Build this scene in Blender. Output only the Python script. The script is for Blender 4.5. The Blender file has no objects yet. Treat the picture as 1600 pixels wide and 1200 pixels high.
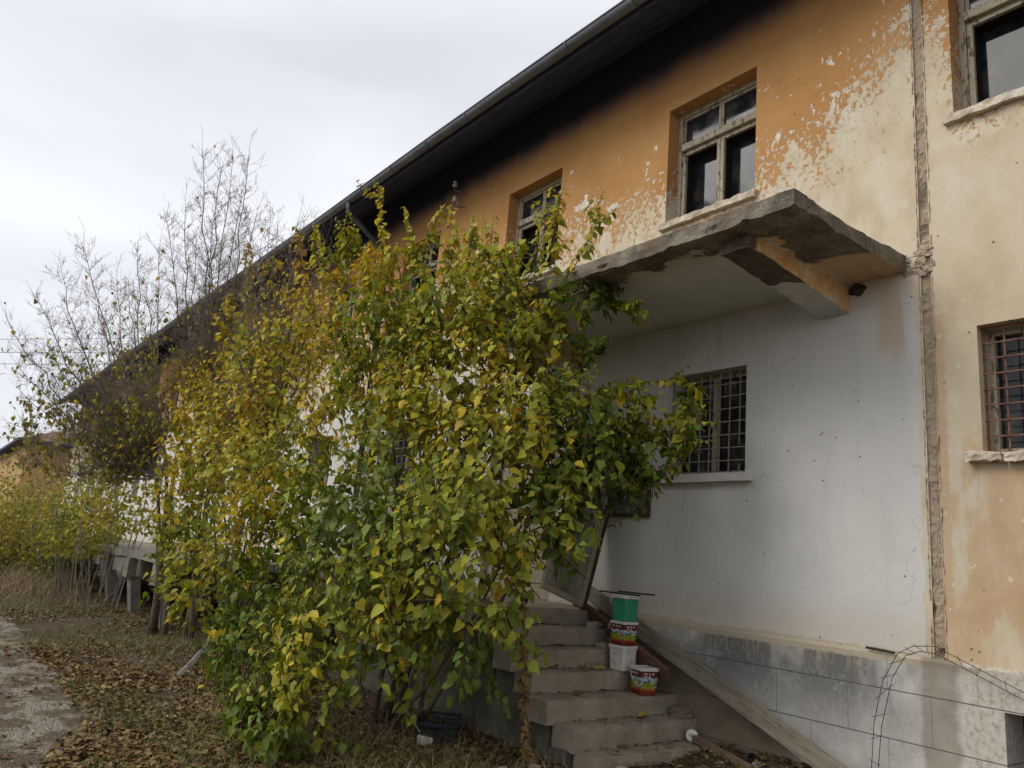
import bpy, bmesh, math, random
import numpy as np
from mathutils import Vector, Matrix, noise
random.seed(7); rng = np.random.default_rng(7)
SC = bpy.context.scene; COL = SC.collection
R = math.radians

# ------------------------------------------------------------------ camera
# axes: +X to the right along the facade, +Y into the building, Z up; the facade is the plane y = 0
RM = ((0.61259136, -0.12550969, -0.78037116), (0.78582, 0.20284155, 0.58424502), (0.08496328, -0.97113471, 0.22288701))
cd = bpy.data.cameras.new('camera'); cam = bpy.data.objects.new('camera', cd); COL.objects.link(cam)
cd.sensor_width = 36; cd.lens = 27.0; cd.clip_start = .05; cd.clip_end = 2000
cm = Matrix(((RM[0][0], -RM[0][1], -RM[0][2], 0), (RM[1][0], -RM[1][1], -RM[1][2], -6.0), (RM[2][0], -RM[2][1], -RM[2][2], 0), (0, 0, 0, 1)))
cam.matrix_world = cm
SC.camera = cam

# ------------------------------------------------------------------ light
SUN_EL, SUN_AZ = 48, 215      # overcast: broad soft sun behind the camera
w = bpy.data.worlds.new("World"); SC.world = w; w.use_nodes = True
nt = w.node_tree; N = nt.nodes; L = nt.links
bg = N['Background']; bg.inputs['Strength'].default_value = 0.1
sky = N.new('ShaderNodeTexSky'); sky.sky_type = 'NISHITA'; sky.sun_disc = False
sky.sun_elevation = R(SUN_EL); sky.sun_rotation = R(SUN_AZ); sky.dust_density = 4
tc = N.new('ShaderNodeTexCoord'); mp = N.new('ShaderNodeMapping'); mp.inputs['Scale'].default_value = (1, 1, 3.2)
mp.inputs['Rotation'].default_value = (.1, .25, .6)
n1 = N.new('ShaderNodeTexNoise'); n1.inputs['Scale'].default_value = 1.5; n1.inputs['Detail'].default_value = 5; n1.inputs['Roughness'].default_value = .45
n1.inputs['Distortion'].default_value = .4
cr = N.new('ShaderNodeValToRGB')
cr.color_ramp.elements[0].position = .34; cr.color_ramp.elements[0].color = (5.1, 5.25, 5.65, 1)
cr.color_ramp.elements[1].position = .66; cr.color_ramp.elements[1].color = (6.75, 6.85, 7.1, 1)
mx = N.new('ShaderNodeMix'); mx.data_type = 'RGBA'; mx.inputs[0].default_value = .93
L.new(tc.outputs['Generated'], mp.inputs[0]); L.new(mp.outputs[0], n1.inputs['Vector']); L.new(n1.outputs[0], cr.inputs[0])
L.new(sky.outputs[0], mx.inputs[6]); L.new(cr.outputs[0], mx.inputs[7]); L.new(mx.outputs[2], bg.inputs['Color'])
sd = bpy.data.lights.new('sun', 'SUN'); sd.energy = 1.5; sd.angle = R(40); sd.color = (1, .96, .9)
so = bpy.data.objects.new('sun', sd); COL.objects.link(so); so.location = (0, -10, 20)
sdir = Vector((-.35, -.75, .8)).normalized()      # towards the sun
so.rotation_euler = sdir.to_track_quat('Z', 'Y').to_euler()
sky.sun_elevation = math.asin(sdir.z); sky.sun_rotation = math.atan2(sdir.x, sdir.y)
SC.view_settings.view_transform = 'Standard'; SC.view_settings.look = 'None'
SC.view_settings.exposure = 0.60; SC.view_settings.gamma = 1
SC.cycles.max_bounces = 6; SC.cycles.diffuse_bounces = 3; SC.cycles.transparent_max_bounces = 6

# ------------------------------------------------------------------ helpers
class MB:
    def __init__(s): s.v = []; s.f = []; s.uv = None
    def box(s, a, b, skip=()):
        x0, y0, z0 = a; x1, y1, z1 = b; k = len(s.v)
        s.v += [(x0,y0,z0),(x1,y0,z0),(x1,y1,z0),(x0,y1,z0),(x0,y0,z1),(x1,y0,z1),(x1,y1,z1),(x0,y1,z1)]
        F = dict(b=(0,3,2,1), t=(4,5,6,7), f=(0,1,5,4), r=(1,2,6,5), k=(2,3,7,6), l=(3,0,4,7))
        s.f += [tuple(k+i for i in q) for n, q in F.items() if n not in skip]
        return s
    def obox(s, c, ax, ay, az):
        c = Vector(c); k = len(s.v)
        for sz in (-1, 1):
            for sx, sy in ((-1,-1),(1,-1),(1,1),(-1,1)):
                s.v.append(tuple(c + ax*sx + ay*sy + az*sz))
        for q in ((0,3,2,1),(4,5,6,7),(0,1,5,4),(1,2,6,5),(2,3,7,6),(3,0,4,7)): s.f.append(tuple(k+i for i in q))
        return s
    def bar(s, a, b, w, h, up=(0,0,1)):
        a = Vector(a); b = Vector(b); d = (b-a); l = d.length; d.normalize(); u = Vector(up)
        sx = d.cross(u)
        if sx.length < 1e-4: sx = d.cross(Vector((1,0,0)))
        sx.normalize(); u = sx.cross(d).normalized()
        return s.obox((a+b)/2, d*l/2, sx*w/2, u*h/2)
    def quad(s, *p):
        k = len(s.v); s.v += [tuple(q) for q in p]; s.f.append(tuple(range(k, k+len(p)))); return s
    def tube(s, pts, rad, n=6, caps=True):
        pts = [Vector(p) for p in pts]
        if not hasattr(rad, '__len__'): rad = [rad]*len(pts)
        k0 = len(s.v); prev = None
        for i, p in enumerate(pts):
            d = (pts[min(i+1, len(pts)-1)] - pts[max(i-1, 0)])
            if d.length < 1e-6: d = Vector((0,0,1))
            d.normalize()
            if prev is None:
                u = d.cross(Vector((0,0,1)))
                if u.length < .1: u = d.cross(Vector((1,0,0)))
            else: u = prev - d*prev.dot(d)
            u.normalize(); prev = u; v = d.cross(u)
            for j in range(n):
                a = 2*math.pi*j/n; s.v.append(tuple(p + (u*math.cos(a)+v*math.sin(a))*rad[i]))
        for i in range(len(pts)-1):
            for j in range(n):
                a = k0+i*n+j; b = k0+i*n+(j+1)%n; s.f.append((a, b, b+n, a+n))
        if caps:
            s.f.append(tuple(k0+j for j in reversed(range(n)))); s.f.append(tuple(k0+(len(pts)-1)*n+j for j in range(n)))
        return s
    def lathe(s, prof, c=(0,0,0), n=20, M=None):
        k = len(s.v)
        for r, z in prof:
            for j in range(n):
                a = 2*math.pi*j/n; p = Vector((r*math.cos(a), r*math.sin(a), z))
                if M is not None: p = M @ p
                s.v.append(tuple(p + Vector(c)))
        for i in range(len(prof)-1):
            for j in range(n):
                a = k+i*n+j; b = k+i*n+(j+1)%n; s.f.append((a, b, b+n, a+n))
        return s
    def rough(s, a, b, step, amp, fr=3., seed=0, faces='btfrkl', f=None):
        """box whose faces are subdivided and roughened by coherent noise"""
        a = Vector(a); b = Vector(b); d = b-a; idx = {}
        nn = [max(1, int(round(abs(d[i])/step))) for i in range(3)]
        def vid(i, j, k):
            key = (i, j, k)
            if key not in idx:
                p = Vector((a.x+d.x*i/nn[0], a.y+d.y*j/nn[1], a.z+d.z*k/nn[2]))
                q = p*fr + Vector((seed*7.1, seed*3.3, seed))
                o = Vector((noise.fractal(q, .8, 2., 4), noise.fractal(q+Vector((9,5,1)), .8, 2., 4), noise.fractal(q+Vector((2,8,6)), .8, 2., 4)))
                p = p + o*amp
                if f: p = f(p, (i/nn[0], j/nn[1], k/nn[2]))
                idx[key] = len(s.v); s.v.append(tuple(p))
            return idx[key]
        def face(ax, side):
            o = [0,0,0]; u, v = [i for i in range(3) if i != ax]
            for i in range(nn[u]):
                for j in range(nn[v]):
                    q = []
                    for du, dv in ((0,0),(1,0),(1,1),(0,1)):
                        c = [0,0,0]; c[ax] = side*nn[ax]; c[u] = i+du; c[v] = j+dv; q.append(vid(*c))
                    flip = (side == 1) ^ (ax == 1)
                    s.f.append(tuple(q) if flip else tuple(reversed(q)))
        for n_, (ax, sd_) in dict(b=(2,0), t=(2,1), f=(1,0), k=(1,1), l=(0,0), r=(0,1)).items():
            if n_ in faces: face(ax, sd_)
        return s
    def build(s, name, mat, parent=None, smooth=False, bevel=0):
        me = bpy.data.meshes.new(name); me.from_pydata(s.v, [], s.f); me.update()
        if bevel:
            bm = bmesh.new(); bm.from_mesh(me)
            bmesh.ops.bevel(bm, geom=[e for e in bm.edges if not e.is_boundary], offset=bevel, segments=1, affect='EDGES', clamp_overlap=True)
            bm.to_mesh(me); bm.free()
        me.materials.append(mat)
        if smooth: me.polygons.foreach_set('use_smooth', [True]*len(me.polygons))
        return link(bpy.data.objects.new(name, me), parent)
def wloc(o):
    l = Vector(o.location)
    while o.parent: o = o.parent
    return Vector(o.location)
def link(o, parent=None):
    COL.objects.link(o)
    if parent:
        o.parent = parent
        r = parent
        while r.parent: r = r.parent
        if parent is r: o.matrix_parent_inverse = Matrix.Translation(-Vector(r.location)) if not r.get('local') else Matrix()
    return o
def tag(o, label=None, cat=None, group=None, kind=None):
    if label: o['label'] = label
    if cat: o['category'] = cat
    if group: o['group'] = group
    if kind: o['kind'] = kind
    return o
def empty(name, loc=(0,0,0), rz=0., local=False):
    o = bpy.data.objects.new(name, None); o.empty_display_size = .1; o.location = loc; o.rotation_euler = (0,0,rz)
    if local: o['local'] = 1
    COL.objects.link(o); return o
def copy_tree(o, parent=None):
    c = o.copy(); COL.objects.link(c); c.parent = parent
    for ch in [x for x in list(COL.objects) if x.parent == o]: copy_tree(ch, c)
    return c

# ------------------------------------------------------------------ materials
class NT:
    def __init__(s, name, rough=.8):
        s.m = bpy.data.materials.new(name); s.m.use_nodes = True; s.t = s.m.node_tree; s.b = s.t.nodes['Principled BSDF']
        s.b.inputs['Roughness'].default_value = rough; s._p = None
        s.b.inputs['Specular IOR Level'].default_value = .25
    def n(s, t): return s.t.nodes.new('ShaderNode'+t)
    def l(s, a, b): s.t.links.new(a, b)
    def put(s, sock, v):
        if v is None: return
        if isinstance(v, bpy.types.NodeSocket): s.l(v, sock)
        elif isinstance(v, (tuple, list)) and len(v) == 3 and sock.type == 'RGBA': sock.default_value = (*v, 1)
        else: sock.default_value = v
    @property
    def pos(s):
        if s._p is None: s._p = s.n('NewGeometry').outputs['Position']
        return s._p
    def obj(s): return s.n('TexCoord').outputs['Object']
    def uv(s): return s.n('TexCoord').outputs['UV']
    def map(s, v, sc=(1,1,1), loc=(0,0,0), rot=(0,0,0)):
        m = s.n('Mapping'); s.l(v, m.inputs[0]); m.inputs['Scale'].default_value = sc; m.inputs['Location'].default_value = loc; m.inputs['Rotation'].default_value = rot
        return m.outputs[0]
    def sep(s, v):
        q = s.n('SeparateXYZ'); s.l(v, q.inputs[0]); return q.outputs
    def noise(s, v, sc, det=4, ro=.55, dist=0):
        q = s.n('TexNoise'); s.l(v, q.inputs['Vector']); q.inputs['Scale'].default_value = sc; q.inputs['Detail'].default_value = det
        q.inputs['Roughness'].default_value = ro; q.inputs['Distortion'].default_value = dist; return q.outputs[0]
    def voro(s, v, sc, feat='F1', out='Distance'):
        q = s.n('TexVoronoi'); q.feature = feat; s.l(v, q.inputs['Vector']); q.inputs['Scale'].default_value = sc; return q.outputs[out]
    def math(s, op, a, b=None, c=None, clamp=False):
        q = s.n('Math'); q.operation = op; q.use_clamp = clamp
        for i, x in enumerate((a, b, c)):
            if x is not None: s.put(q.inputs[i], x)
        return q.outputs[0]
    def ss(s, v, a, b, lo=0., hi=1.):
        q = s.n('MapRange'); q.interpolation_type = 'SMOOTHSTEP'; s.put(q.inputs[0], v)
        s.put(q.inputs[1], a); s.put(q.inputs[2], b); q.inputs[3].default_value = lo; q.inputs[4].default_value = hi; return q.outputs[0]
    def mix(s, f, a, b, mode='MIX'):
        q = s.n('Mix'); q.data_type = 'RGBA'; q.blend_type = mode; s.put(q.inputs[0], f); s.put(q.inputs[6], a); s.put(q.inputs[7], b); return q.outputs[2]
    def ramp(s, v, *st):
        q = s.n('ValToRGB'); s.put(q.inputs[0], v); e = q.color_ramp.elements
        while len(e) < len(st): e.new(.5)
        for i, (p, c) in enumerate(st): e[i].position = p; e[i].color = (*c, 1) if hasattr(c, '__len__') else (c, c, c, 1)
        return q.outputs[0]
    def color(s, c): s.put(s.b.inputs['Base Color'], c); return s
    def bump(s, h, st=.3, d=.01):
        q = s.n('Bump'); q.inputs['Strength'].default_value = st; q.inputs['Distance'].default_value = d; s.l(h, q.inputs['Height']); s.l(q.outputs[0], s.b.inputs['Normal']); return s

def simple(name, c1, c2, sc=8, rough=.8, bump=.2, spec=.25, det=5):
    k = NT(name, rough); v = k.obj(); n = k.noise(v, sc, det, .6)
    k.color(k.ramp(n, (.35, c1), (.65, c2))); k.b.inputs['Specular IOR Level'].default_value = spec
    if bump: k.bump(k.noise(v, sc*5, 4, .6), bump, .01)
    return k.m

# ---- facade plaster: ochre paint flaking off cream plaster, a fresh white lower field left of the joint
def mat_facade():
    k = NT('facade_plaster', .88); p = k.pos; X, Y, Z = k.sep(p)
    big = k.noise(p, .9, 3, .5); mid = k.noise(k.map(p, (1, 1, .8)), 6, 6, .62, .3); fine = k.noise(k.map(p, (1, 1, .8)), 20, 6, .68, .5)
    streak = k.noise(k.map(p, (5, 5, .25)), 1.6, 5, .6)
    # boundary height of the peeled zone
    zt = k.math('MULTIPLY_ADD', big, 1.7, 3.42)
    nj = k.ss(X, -3.7, -2.75); nj2 = k.ss(X, -2.5, -2.3, 1, 0)
    zt = k.math('ADD', zt, k.math('MULTIPLY', k.math('MULTIPLY', nj, nj2), .75))
    zt = k.math('ADD', zt, k.ss(X, -8, -13, 0, -.5))
    g = k.math('MULTIPLY', k.math('SUBTRACT', zt, Z), .20)             # >0 below boundary
    g2 = k.math('MULTIPLY', k.math('SUBTRACT', zt, Z), .11)
    a = k.math('ADD', fine, g); b_ = k.math('ADD', mid, g2)
    blotch = k.noise(k.map(p, (1,1,.8), (3,1,4)), 2.6, 2, .5)
    b_ = k.math('ADD', b_, k.math('MULTIPLY', k.math('SUBTRACT', blotch, .5), .55))
    pe = k.math('MAXIMUM', k.ss(a, .548, .556), k.ss(b_, .592, .598))
    # right building lower part: own ochre remnants
    right = k.ss(X, -2.66, -2.64)
    rlow = k.math('MULTIPLY', right, k.ss(Z, 3.55, 3.5))
    tr = k.math('ADD', k.noise(k.map(p, (1.2,1.2,.45)), 2.6, 6, .6), k.math('MULTIPLY', k.ss(Z, 1.15, -.2), .16))
    strip = k.math('MULTIPLY', k.ss(k.math('ADD', X, k.math('MULTIPLY', fine, .12)), -2.49, -2.46, 1, 0), k.ss(Z, 2.6, 2.2))
    ochre_low = k.math('MAXIMUM', k.ss(tr, .55, .66), k.math('MULTIPLY', strip, .9))
    ochre_low = k.math('MAXIMUM', ochre_low, k.math('MULTIPLY', k.ss(X, -2.35, -2.25), k.math('MULTIPLY', k.ss(Z, .93, .9), k.ss(Z, -.1, .4))))
    ochre_low = k.math('MULTIPLY', ochre_low, k.ss(Z, 2.6, 1.7))
    ochre = k.ramp(k.noise(p, 1.3, 5, .6), (.3, (.43, .215, .072)), (.7, (.52, .285, .11)))
    ochre = k.mix(k.ss(streak, .62, .75, 0, .45), ochre, (.62, .42, .22))
    cream = k.ramp(k.noise(k.map(p, (1,1,.55)), 3.2, 7, .65), (.3, (.49, .385, .25)), (.5, (.58, .50, .365)), (.72, (.64, .59, .49)))
    cream = k.mix(k.math('MULTIPLY', k.ss(k.noise(p, 40, 5, .7), .55, .7), .35), cream, (.55, .36, .18))
    under = k.mix(k.ss(b_, .60, .61), cream, (.74, .70, .62))
    edge = k.math('MULTIPLY', k.math('MULTIPLY', k.ss(a, .545, .560), k.ss(a, .59, .572)), .5)
    c = k.mix(pe, ochre, cream)
    c = k.mix(k.math('MULTIPLY', pe, k.ss(g, .05, -.06)), c, (.74, .70, .61))
    c = k.mix(edge, c, (.30, .16, .06))
    rc = k.ramp(k.noise(k.map(p, (1,1,.6), (5,0,2)), 2.2, 8, .66), (.3, (.46, .365, .24)), (.55, (.56, .48, .35)), (.75, (.62, .57, .48)))
    rc = k.mix(k.math('MULTIPLY', ochre_low, .55), rc, k.ramp(mid, (.3, (.40, .22, .095)), (.7, (.52, .34, .17))))
    rc = k.mix(k.math('MULTIPLY', k.ss(fine, .63, .67), .5), rc, (.72, .68, .6))
    c = k.mix(rlow, c, rc)
    # white field
    wx = k.math('ADD', X, k.math('MULTIPLY', k.math('SUBTRACT', mid, .5), .12))
    wz = k.math('ADD', Z, k.math('MULTIPLY', k.math('SUBTRACT', mid, .5), .10))
    wm = k.math('MULTIPLY', k.ss(wx, -2.76, -2.725, 1, 0), k.ss(wz, 2.60, 2.56))
    wcol = k.ramp(k.noise(p, 1.1, 6, .6), (.3, (.53, .525, .495)), (.7, (.63, .62, .59)))
    wcol = k.mix(k.ss(k.noise(k.map(p, (2.5,1,.5)), 3, 6, .6), .5, .75, 0, .25), wcol, (.40, .42, .38))
    # rust-brown damp beside the joint, below the slab
    dm = k.math('MULTIPLY', k.ss(X, -3.12, -2.98), k.ss(k.math('ADD', X, k.math('MULTIPLY', Z, .07)), -2.70, -2.68, 1, 0))
    dm = k.math('MULTIPLY', dm, k.ss(k.math('ADD', Z, k.math('MULTIPLY', mid, .5)), 2.05, 2.25))
    dm2 = k.math('MULTIPLY', k.ss(Z, 2.2, 2.6), k.ss(X, -3.5, -3.1))
    wcol = k.mix(k.math('MULTIPLY', k.math('MAXIMUM', dm, dm2), .5), wcol, (.52, .33, .16))
    crk = k.voro(k.map(p, (1, .2, .8), (0,0,0)), 1.1, 'DISTANCE_TO_EDGE'); wp = k.n('VectorMath'); 
    nv = k.n('TexNoise'); k.l(p, nv.inputs['Vector']); nv.inputs['Scale'].default_value = 3; nv.inputs['Detail'].default_value = 6
    wp.operation = 'MULTIPLY_ADD'; k.l(nv.outputs['Color'], wp.inputs[0]); wp.inputs[1].default_value = (.5, .5, .5); k.l(p, wp.inputs[2])
    crk = k.voro(k.map(wp.outputs[0], (1, .1, .8)), 1.0, 'DISTANCE_TO_EDGE'); crm = k.math('MULTIPLY', k.ss(crk, .004, .001), k.ss(k.noise(p, 1.3, 3), .52, .6))
    wcol = k.mix(k.math('MULTIPLY', crm, .35), wcol, (.28, .26, .22))
    tro = k.noise(k.map(p, (1.5, 1, 9), (0,0,0), (0, .25, 0)), 3.5, 6, .7); wcol = k.mix(k.ss(tro, .52, .72, 0, .22), wcol, (.70, .70, .68))
    wcol = k.mix(k.math('MULTIPLY', k.ss(k.noise(k.map(p, (7, 7, .5)), 1.4, 5, .6), .55, .72, 0, .4), k.ss(k.math('ABSOLUTE', k.math('ADD', X, 4.8)), 1.1, .6)), wcol, (.36, .34, .28))
    wcol = k.mix(k.ss(k.math('ADD', Z, k.math('MULTIPLY', fine, .22)), .12, -.24, 0, .5), wcol, (.50, .43, .33))
    wcol = k.mix(k.ss(wz, -.395, -.425), wcol, (.45, .385, .29))
    c = k.mix(wm, c, wcol)
    # wall colour fades to dark navy towards the top, with an uneven edge
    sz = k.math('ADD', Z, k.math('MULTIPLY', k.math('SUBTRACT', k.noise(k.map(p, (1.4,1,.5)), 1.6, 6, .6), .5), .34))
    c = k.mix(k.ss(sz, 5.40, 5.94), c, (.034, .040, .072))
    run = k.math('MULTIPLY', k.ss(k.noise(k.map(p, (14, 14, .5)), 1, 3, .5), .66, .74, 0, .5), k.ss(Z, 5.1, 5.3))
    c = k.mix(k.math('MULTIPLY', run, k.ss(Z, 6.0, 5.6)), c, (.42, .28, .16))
    # chips and dots
    vp = k.voro(k.map(p, (1,.2,1)), 4.2); dot = k.ss(vp, .05, .035)
    sel = k.voro(k.map(p, (1,.2,1)), 4.2, out='Color'); sr = k.sep(sel)[0]
    dot = k.math('MULTIPLY', dot, k.ss(sr, .6, .62))
    vp2 = k.voro(k.map(p, (1,.2,1), (.4,0,.3)), 11); dot2 = k.math('MULTIPLY', k.ss(vp2, .11, .07), k.ss(k.noise(p, 1.6, 2), .56, .6))
    dd = k.math('MAXIMUM', dot, dot2)
    c = k.mix(k.math('MULTIPLY', dd, .8), c, (.12, .10, .08))
    k.color(c)
    h = k.math('ADD', k.math('MULTIPLY', k.noise(p, 60, 6, .7), .6), k.math('MULTIPLY', k.noise(p, 12, 5, .6), .8))
    h = k.math('SUBTRACT', h, k.math('MULTIPLY', k.math('MULTIPLY', pe, k.ss(wm, .5, 0.)), .8))
    h = k.math('SUBTRACT', h, k.math('MULTIPLY', dd, 2))
    k.bump(h, .55, .006)
    return k.m
def mat_plinth():
    k = NT('plinth_render', .9); p = k.pos; X, Y, Z = k.sep(p)
    n = k.noise(p, 4, 8, .68); m = k.noise(k.map(p, (1,1,.7)), 1.1, 5, .6); f = k.noise(k.map(p, (1,1,.6)), 30, 6, .7)
    c = k.ramp(n, (.3, (.36, .345, .31)), (.5, (.50, .485, .445)), (.72, (.60, .585, .54)))
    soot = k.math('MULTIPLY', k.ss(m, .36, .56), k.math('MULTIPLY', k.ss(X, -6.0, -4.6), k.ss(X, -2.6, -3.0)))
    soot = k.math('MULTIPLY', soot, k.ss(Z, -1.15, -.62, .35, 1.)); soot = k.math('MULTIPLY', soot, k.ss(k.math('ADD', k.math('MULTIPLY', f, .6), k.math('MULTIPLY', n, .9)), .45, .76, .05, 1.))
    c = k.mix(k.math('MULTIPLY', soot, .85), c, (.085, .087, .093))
    c = k.mix(k.math('MULTIPLY', k.ss(f, .60, .68), .5), c, (.16, .14, .12))
    drip = k.math('MULTIPLY', k.ss(k.noise(k.map(p, (22,22,1.)), 1, 3), .5, .66), k.ss(Z, -.68, -.46))
    c = k.mix(k.math('MULTIPLY', drip, .55), c, (.50, .38, .22))
    c = k.mix(k.ss(k.math('ADD', Z, k.math('MULTIPLY', f, .06)), -.470, -.458), c, (.42, .36, .27))
    # grey-brown run under the joint and mottled rough right field
    jx = k.math('ADD', X, k.math('MULTIPLY', k.noise(p, 5, 4), .12))
    c = k.mix(k.math('MULTIPLY', k.math('MULTIPLY', k.ss(jx, -2.74, -2.69), k.ss(jx, -2.42, -2.50)), .8), c, k.ramp(n, (.3, (.19, .16, .12)), (.7, (.28, .245, .19))))
    c = k.mix(k.math('MULTIPLY', k.ss(jx, -2.44, -2.40), .75), c, k.ramp(f, (.35, (.22, .18, .14)), (.5, (.46, .42, .35)), (.7, (.52, .49, .43))))
    # bare brown render beside the steps
    ln = k.math('ADD', k.math('MULTIPLY', k.math('ADD', X, 4.35), -.42), -.99)
    dz = k.math('SUBTRACT', k.math('ADD', Z, k.math('MULTIPLY', n, .08)), ln)
    c = k.mix(k.math('MULTIPLY', k.ss(dz, .04, -.04), k.ss(X, -3.6, -3.9)), c, k.ramp(n, (.3, (.13, .105, .07)), (.7, (.21, .175, .125))))
    c = k.mix(k.ss(k.math('ADD', Z, k.math('MULTIPLY', n, .15)), -1.28, -1.42, 0, .85), c, (.10, .075, .05))
    # incised block joints
    lines = None
    for z in (-.692, -1.03, -1.37):
        d = k.math('ABSOLUTE', k.math('SUBTRACT', Z, z)); q = k.ss(d, .006, .002)
        lines = q if lines is None else k.math('MAXIMUM', lines, q)
    row2 = k.math('MULTIPLY', k.ss(Z, -.692, -.694), k.ss(Z, -1.032, -1.03))
    xx = k.math('ADD', X, k.math('MULTIPLY', row2, .31))
    fr = k.math('ABSOLUTE', k.math('SUBTRACT', k.math('FRACT', k.math('DIVIDE', k.math('ADD', xx, 3.64), .62)), .0))
    vl = k.math('MULTIPLY', k.ss(fr, .011, .004), k.ss(Z, -.46, -.48))
    c = k.mix(k.math('MULTIPLY', lines, .75), c, (.12, .105, .09)); c = k.mix(k.math('MULTIPLY', vl, .55), c, (.14, .13, .11))
    k.color(c)
    h = k.math('ADD', k.noise(p, 25, 6, .7), k.math('MULTIPLY', f, .5)); h = k.math('SUBTRACT', h, k.math('MULTIPLY', k.math('MAXIMUM', lines, vl), 1.5))
    k.bump(h, .6, .008); return k.m
def mat_concrete(name, a, b, sc=5, bm=.6):
    k = NT(name, .92); p = k.pos; n = k.noise(p, sc, 8, .65); f = k.noise(p, sc*9, 5, .7)
    c = k.ramp(n, (.3, a), (.7, b)); c = k.mix(k.math('MULTIPLY', k.ss(f, .58, .7), .5), c, tuple(x*.45 for x in a))
    c = k.mix(k.math('MULTIPLY', k.ss(k.voro(p, 60), .16, .1), .35), c, (.5, .48, .43))
    k.color(c).bump(k.math('ADD', f, n), bm, .012); return k.m
def mat_canopy():
    k = NT('canopy_concrete', .92); p = k.pos; X, Y, Z = k.sep(p); nrm = k.n('NewGeometry').outputs['True Normal']; nz = k.sep(nrm)[2]
    n = k.noise(p, 4, 8, .65); f = k.noise(p, 38, 6, .7)
    conc = k.ramp(n, (.3, (.060, .050, .038)), (.5, (.17, .145, .112)), (.7, (.30, .265, .21)))
    conc = k.mix(k.math('MULTIPLY', k.ss(k.voro(p, 48), .26, .16), .6), conc, (.42, .385, .32)); conc = k.mix(k.math('MULTIPLY', k.ss(k.noise(p, 30, 6, .75), .56, .64), .75), conc, (.035, .028, .022)); conc = k.mix(k.ss(k.noise(p, 2.2, 4), .5, .66, 0, .5), conc, (.13, .085, .05))
    paint = k.ramp(k.noise(p, 1.6, 6, .6), (.3, (.52, .52, .47)), (.7, (.64, .64, .59)))
    paint = k.mix(k.math('MULTIPLY', k.ss(k.math('ADD', Y, k.math('MULTIPLY', n, .8)), -.6, -1.1), .6), paint, (.36, .26, .16))
    down = k.ss(nz, -.25, -.5)
    warp = k.math('MULTIPLY', k.math('SUBTRACT', k.noise(p, 2.6, 6, .6), .5), 1.0)
    lim = k.ss(k.math('ADD', Y, warp), -1.42, -1.38)                 # paint stops short of the front edge
    rlim = k.ss(k.math('ADD', X, k.math('MULTIPLY', warp, .6)), -3.26, -3.22, 1, 0)
    rwall = k.ss(k.math('ADD', Y, k.math('MULTIPLY', warp, .35)), -.62, -.56)
    pm = k.math('MULTIPLY', down, k.math('MAXIMUM', k.math('MULTIPLY', lim, rlim), rwall))
    c = k.mix(pm, conc, k.mix(k.ss(X, -3.3, -3.2), paint, (.50, .37, .22)))
    k.color(c).bump(k.math('ADD', k.math('MULTIPLY', f, .6), k.math('MULTIPLY', n, k.ss(pm, 0., 1., 1.6, .2))), .8, .02); return k.m
def mat_beam():
    k = NT('beam_plaster', .9); p = k.pos; X, Y, Z = k.sep(p); nz = k.sep(k.n('NewGeometry').outputs['True Normal'])
    n = k.noise(p, 7, 7, .65); warp = k.math('MULTIPLY', k.math('SUBTRACT', k.noise(p, 3.4, 5, .6), .5), .5)
    bare = k.ramp(n, (.3, (.06, .045, .032)), (.7, (.17, .13, .095)))
    white = k.ramp(n, (.3, (.48, .48, .44)), (.7, (.6, .6, .56)))
    och = k.ramp(n, (.35, (.56, .29, .10)), (.5, (.60, .38, .18)), (.62, (.62, .52, .36)))
    side = k.ss(nz[0], .4, .6)
    c = k.mix(side, white, och)
    c = k.mix(k.math('MULTIPLY', k.ss(k.math('ADD', Y, warp), -.72, -.74), k.ss(nz[0], .6, .4)), c, bare)
    c = k.mix(k.math('MULTIPLY', side, k.ss(k.math('ADD', Y, warp), -1.28, -1.34)), c, bare)
    k.color(c).bump(k.noise(p, 18, 6, .7), .9, .02); return k.m
def mat_wood(name, a, b, axis=(1, 14, 14), rough=.85):
    k = NT(name, rough); p = k.map(k.pos, axis); n = k.noise(p, 3.2, 7, .65, .4); f = k.noise(k.map(k.pos, tuple(x*3 for x in axis)), 5, 4, .6)
    c = k.ramp(n, (.3, a), (.7, b)); c = k.mix(k.math('MULTIPLY', k.ss(f, .58, .68), .7), c, tuple(x*.35 for x in a))
    k.color(c).bump(k.math('ADD', n, f), .6, .008); return k.m
def mat_peelwood():
    k = NT('flaking_window_paint', .85); p = k.pos; n = k.noise(k.map(p, (2.4, 2, 1)), 9, 7, .66); f = k.noise(k.map(p, (6,4,2)), 16, 5, .7)
    wood = k.ramp(f, (.3, (.10, .075, .05)), (.7, (.24, .19, .13))); paint = k.ramp(n, (.3, (.31, .265, .185)), (.7, (.53, .48, .38)))
    k.color(k.mix(k.ss(k.math('ADD', n, k.math('MULTIPLY', f, .35)), .70, .76, 1, 0), wood, paint)).bump(k.math('ADD', n, f), .7, .006); return k.m
def mat_glass():
    k = NT('old_window_glass', .06); v = k.pos; k.color((.012, .014, .018)); k.b.inputs['Specular IOR Level'].default_value = .5; k.b.inputs['IOR'].default_value = 1.38
    d = k.noise(v, 3, 5); k.put(k.b.inputs['Roughness'], k.ss(d, .35, .7, .03, .14)); k.color(k.mix(k.math('MULTIPLY', k.ss(k.noise(k.map(v, (1,1,.6)), 7, 6, .7), .42, .75), .5), (.012, .014, .018), (.12, .115, .10))); k.bump(k.noise(v, 1.5, 2), .05, .01); return k.m
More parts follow.
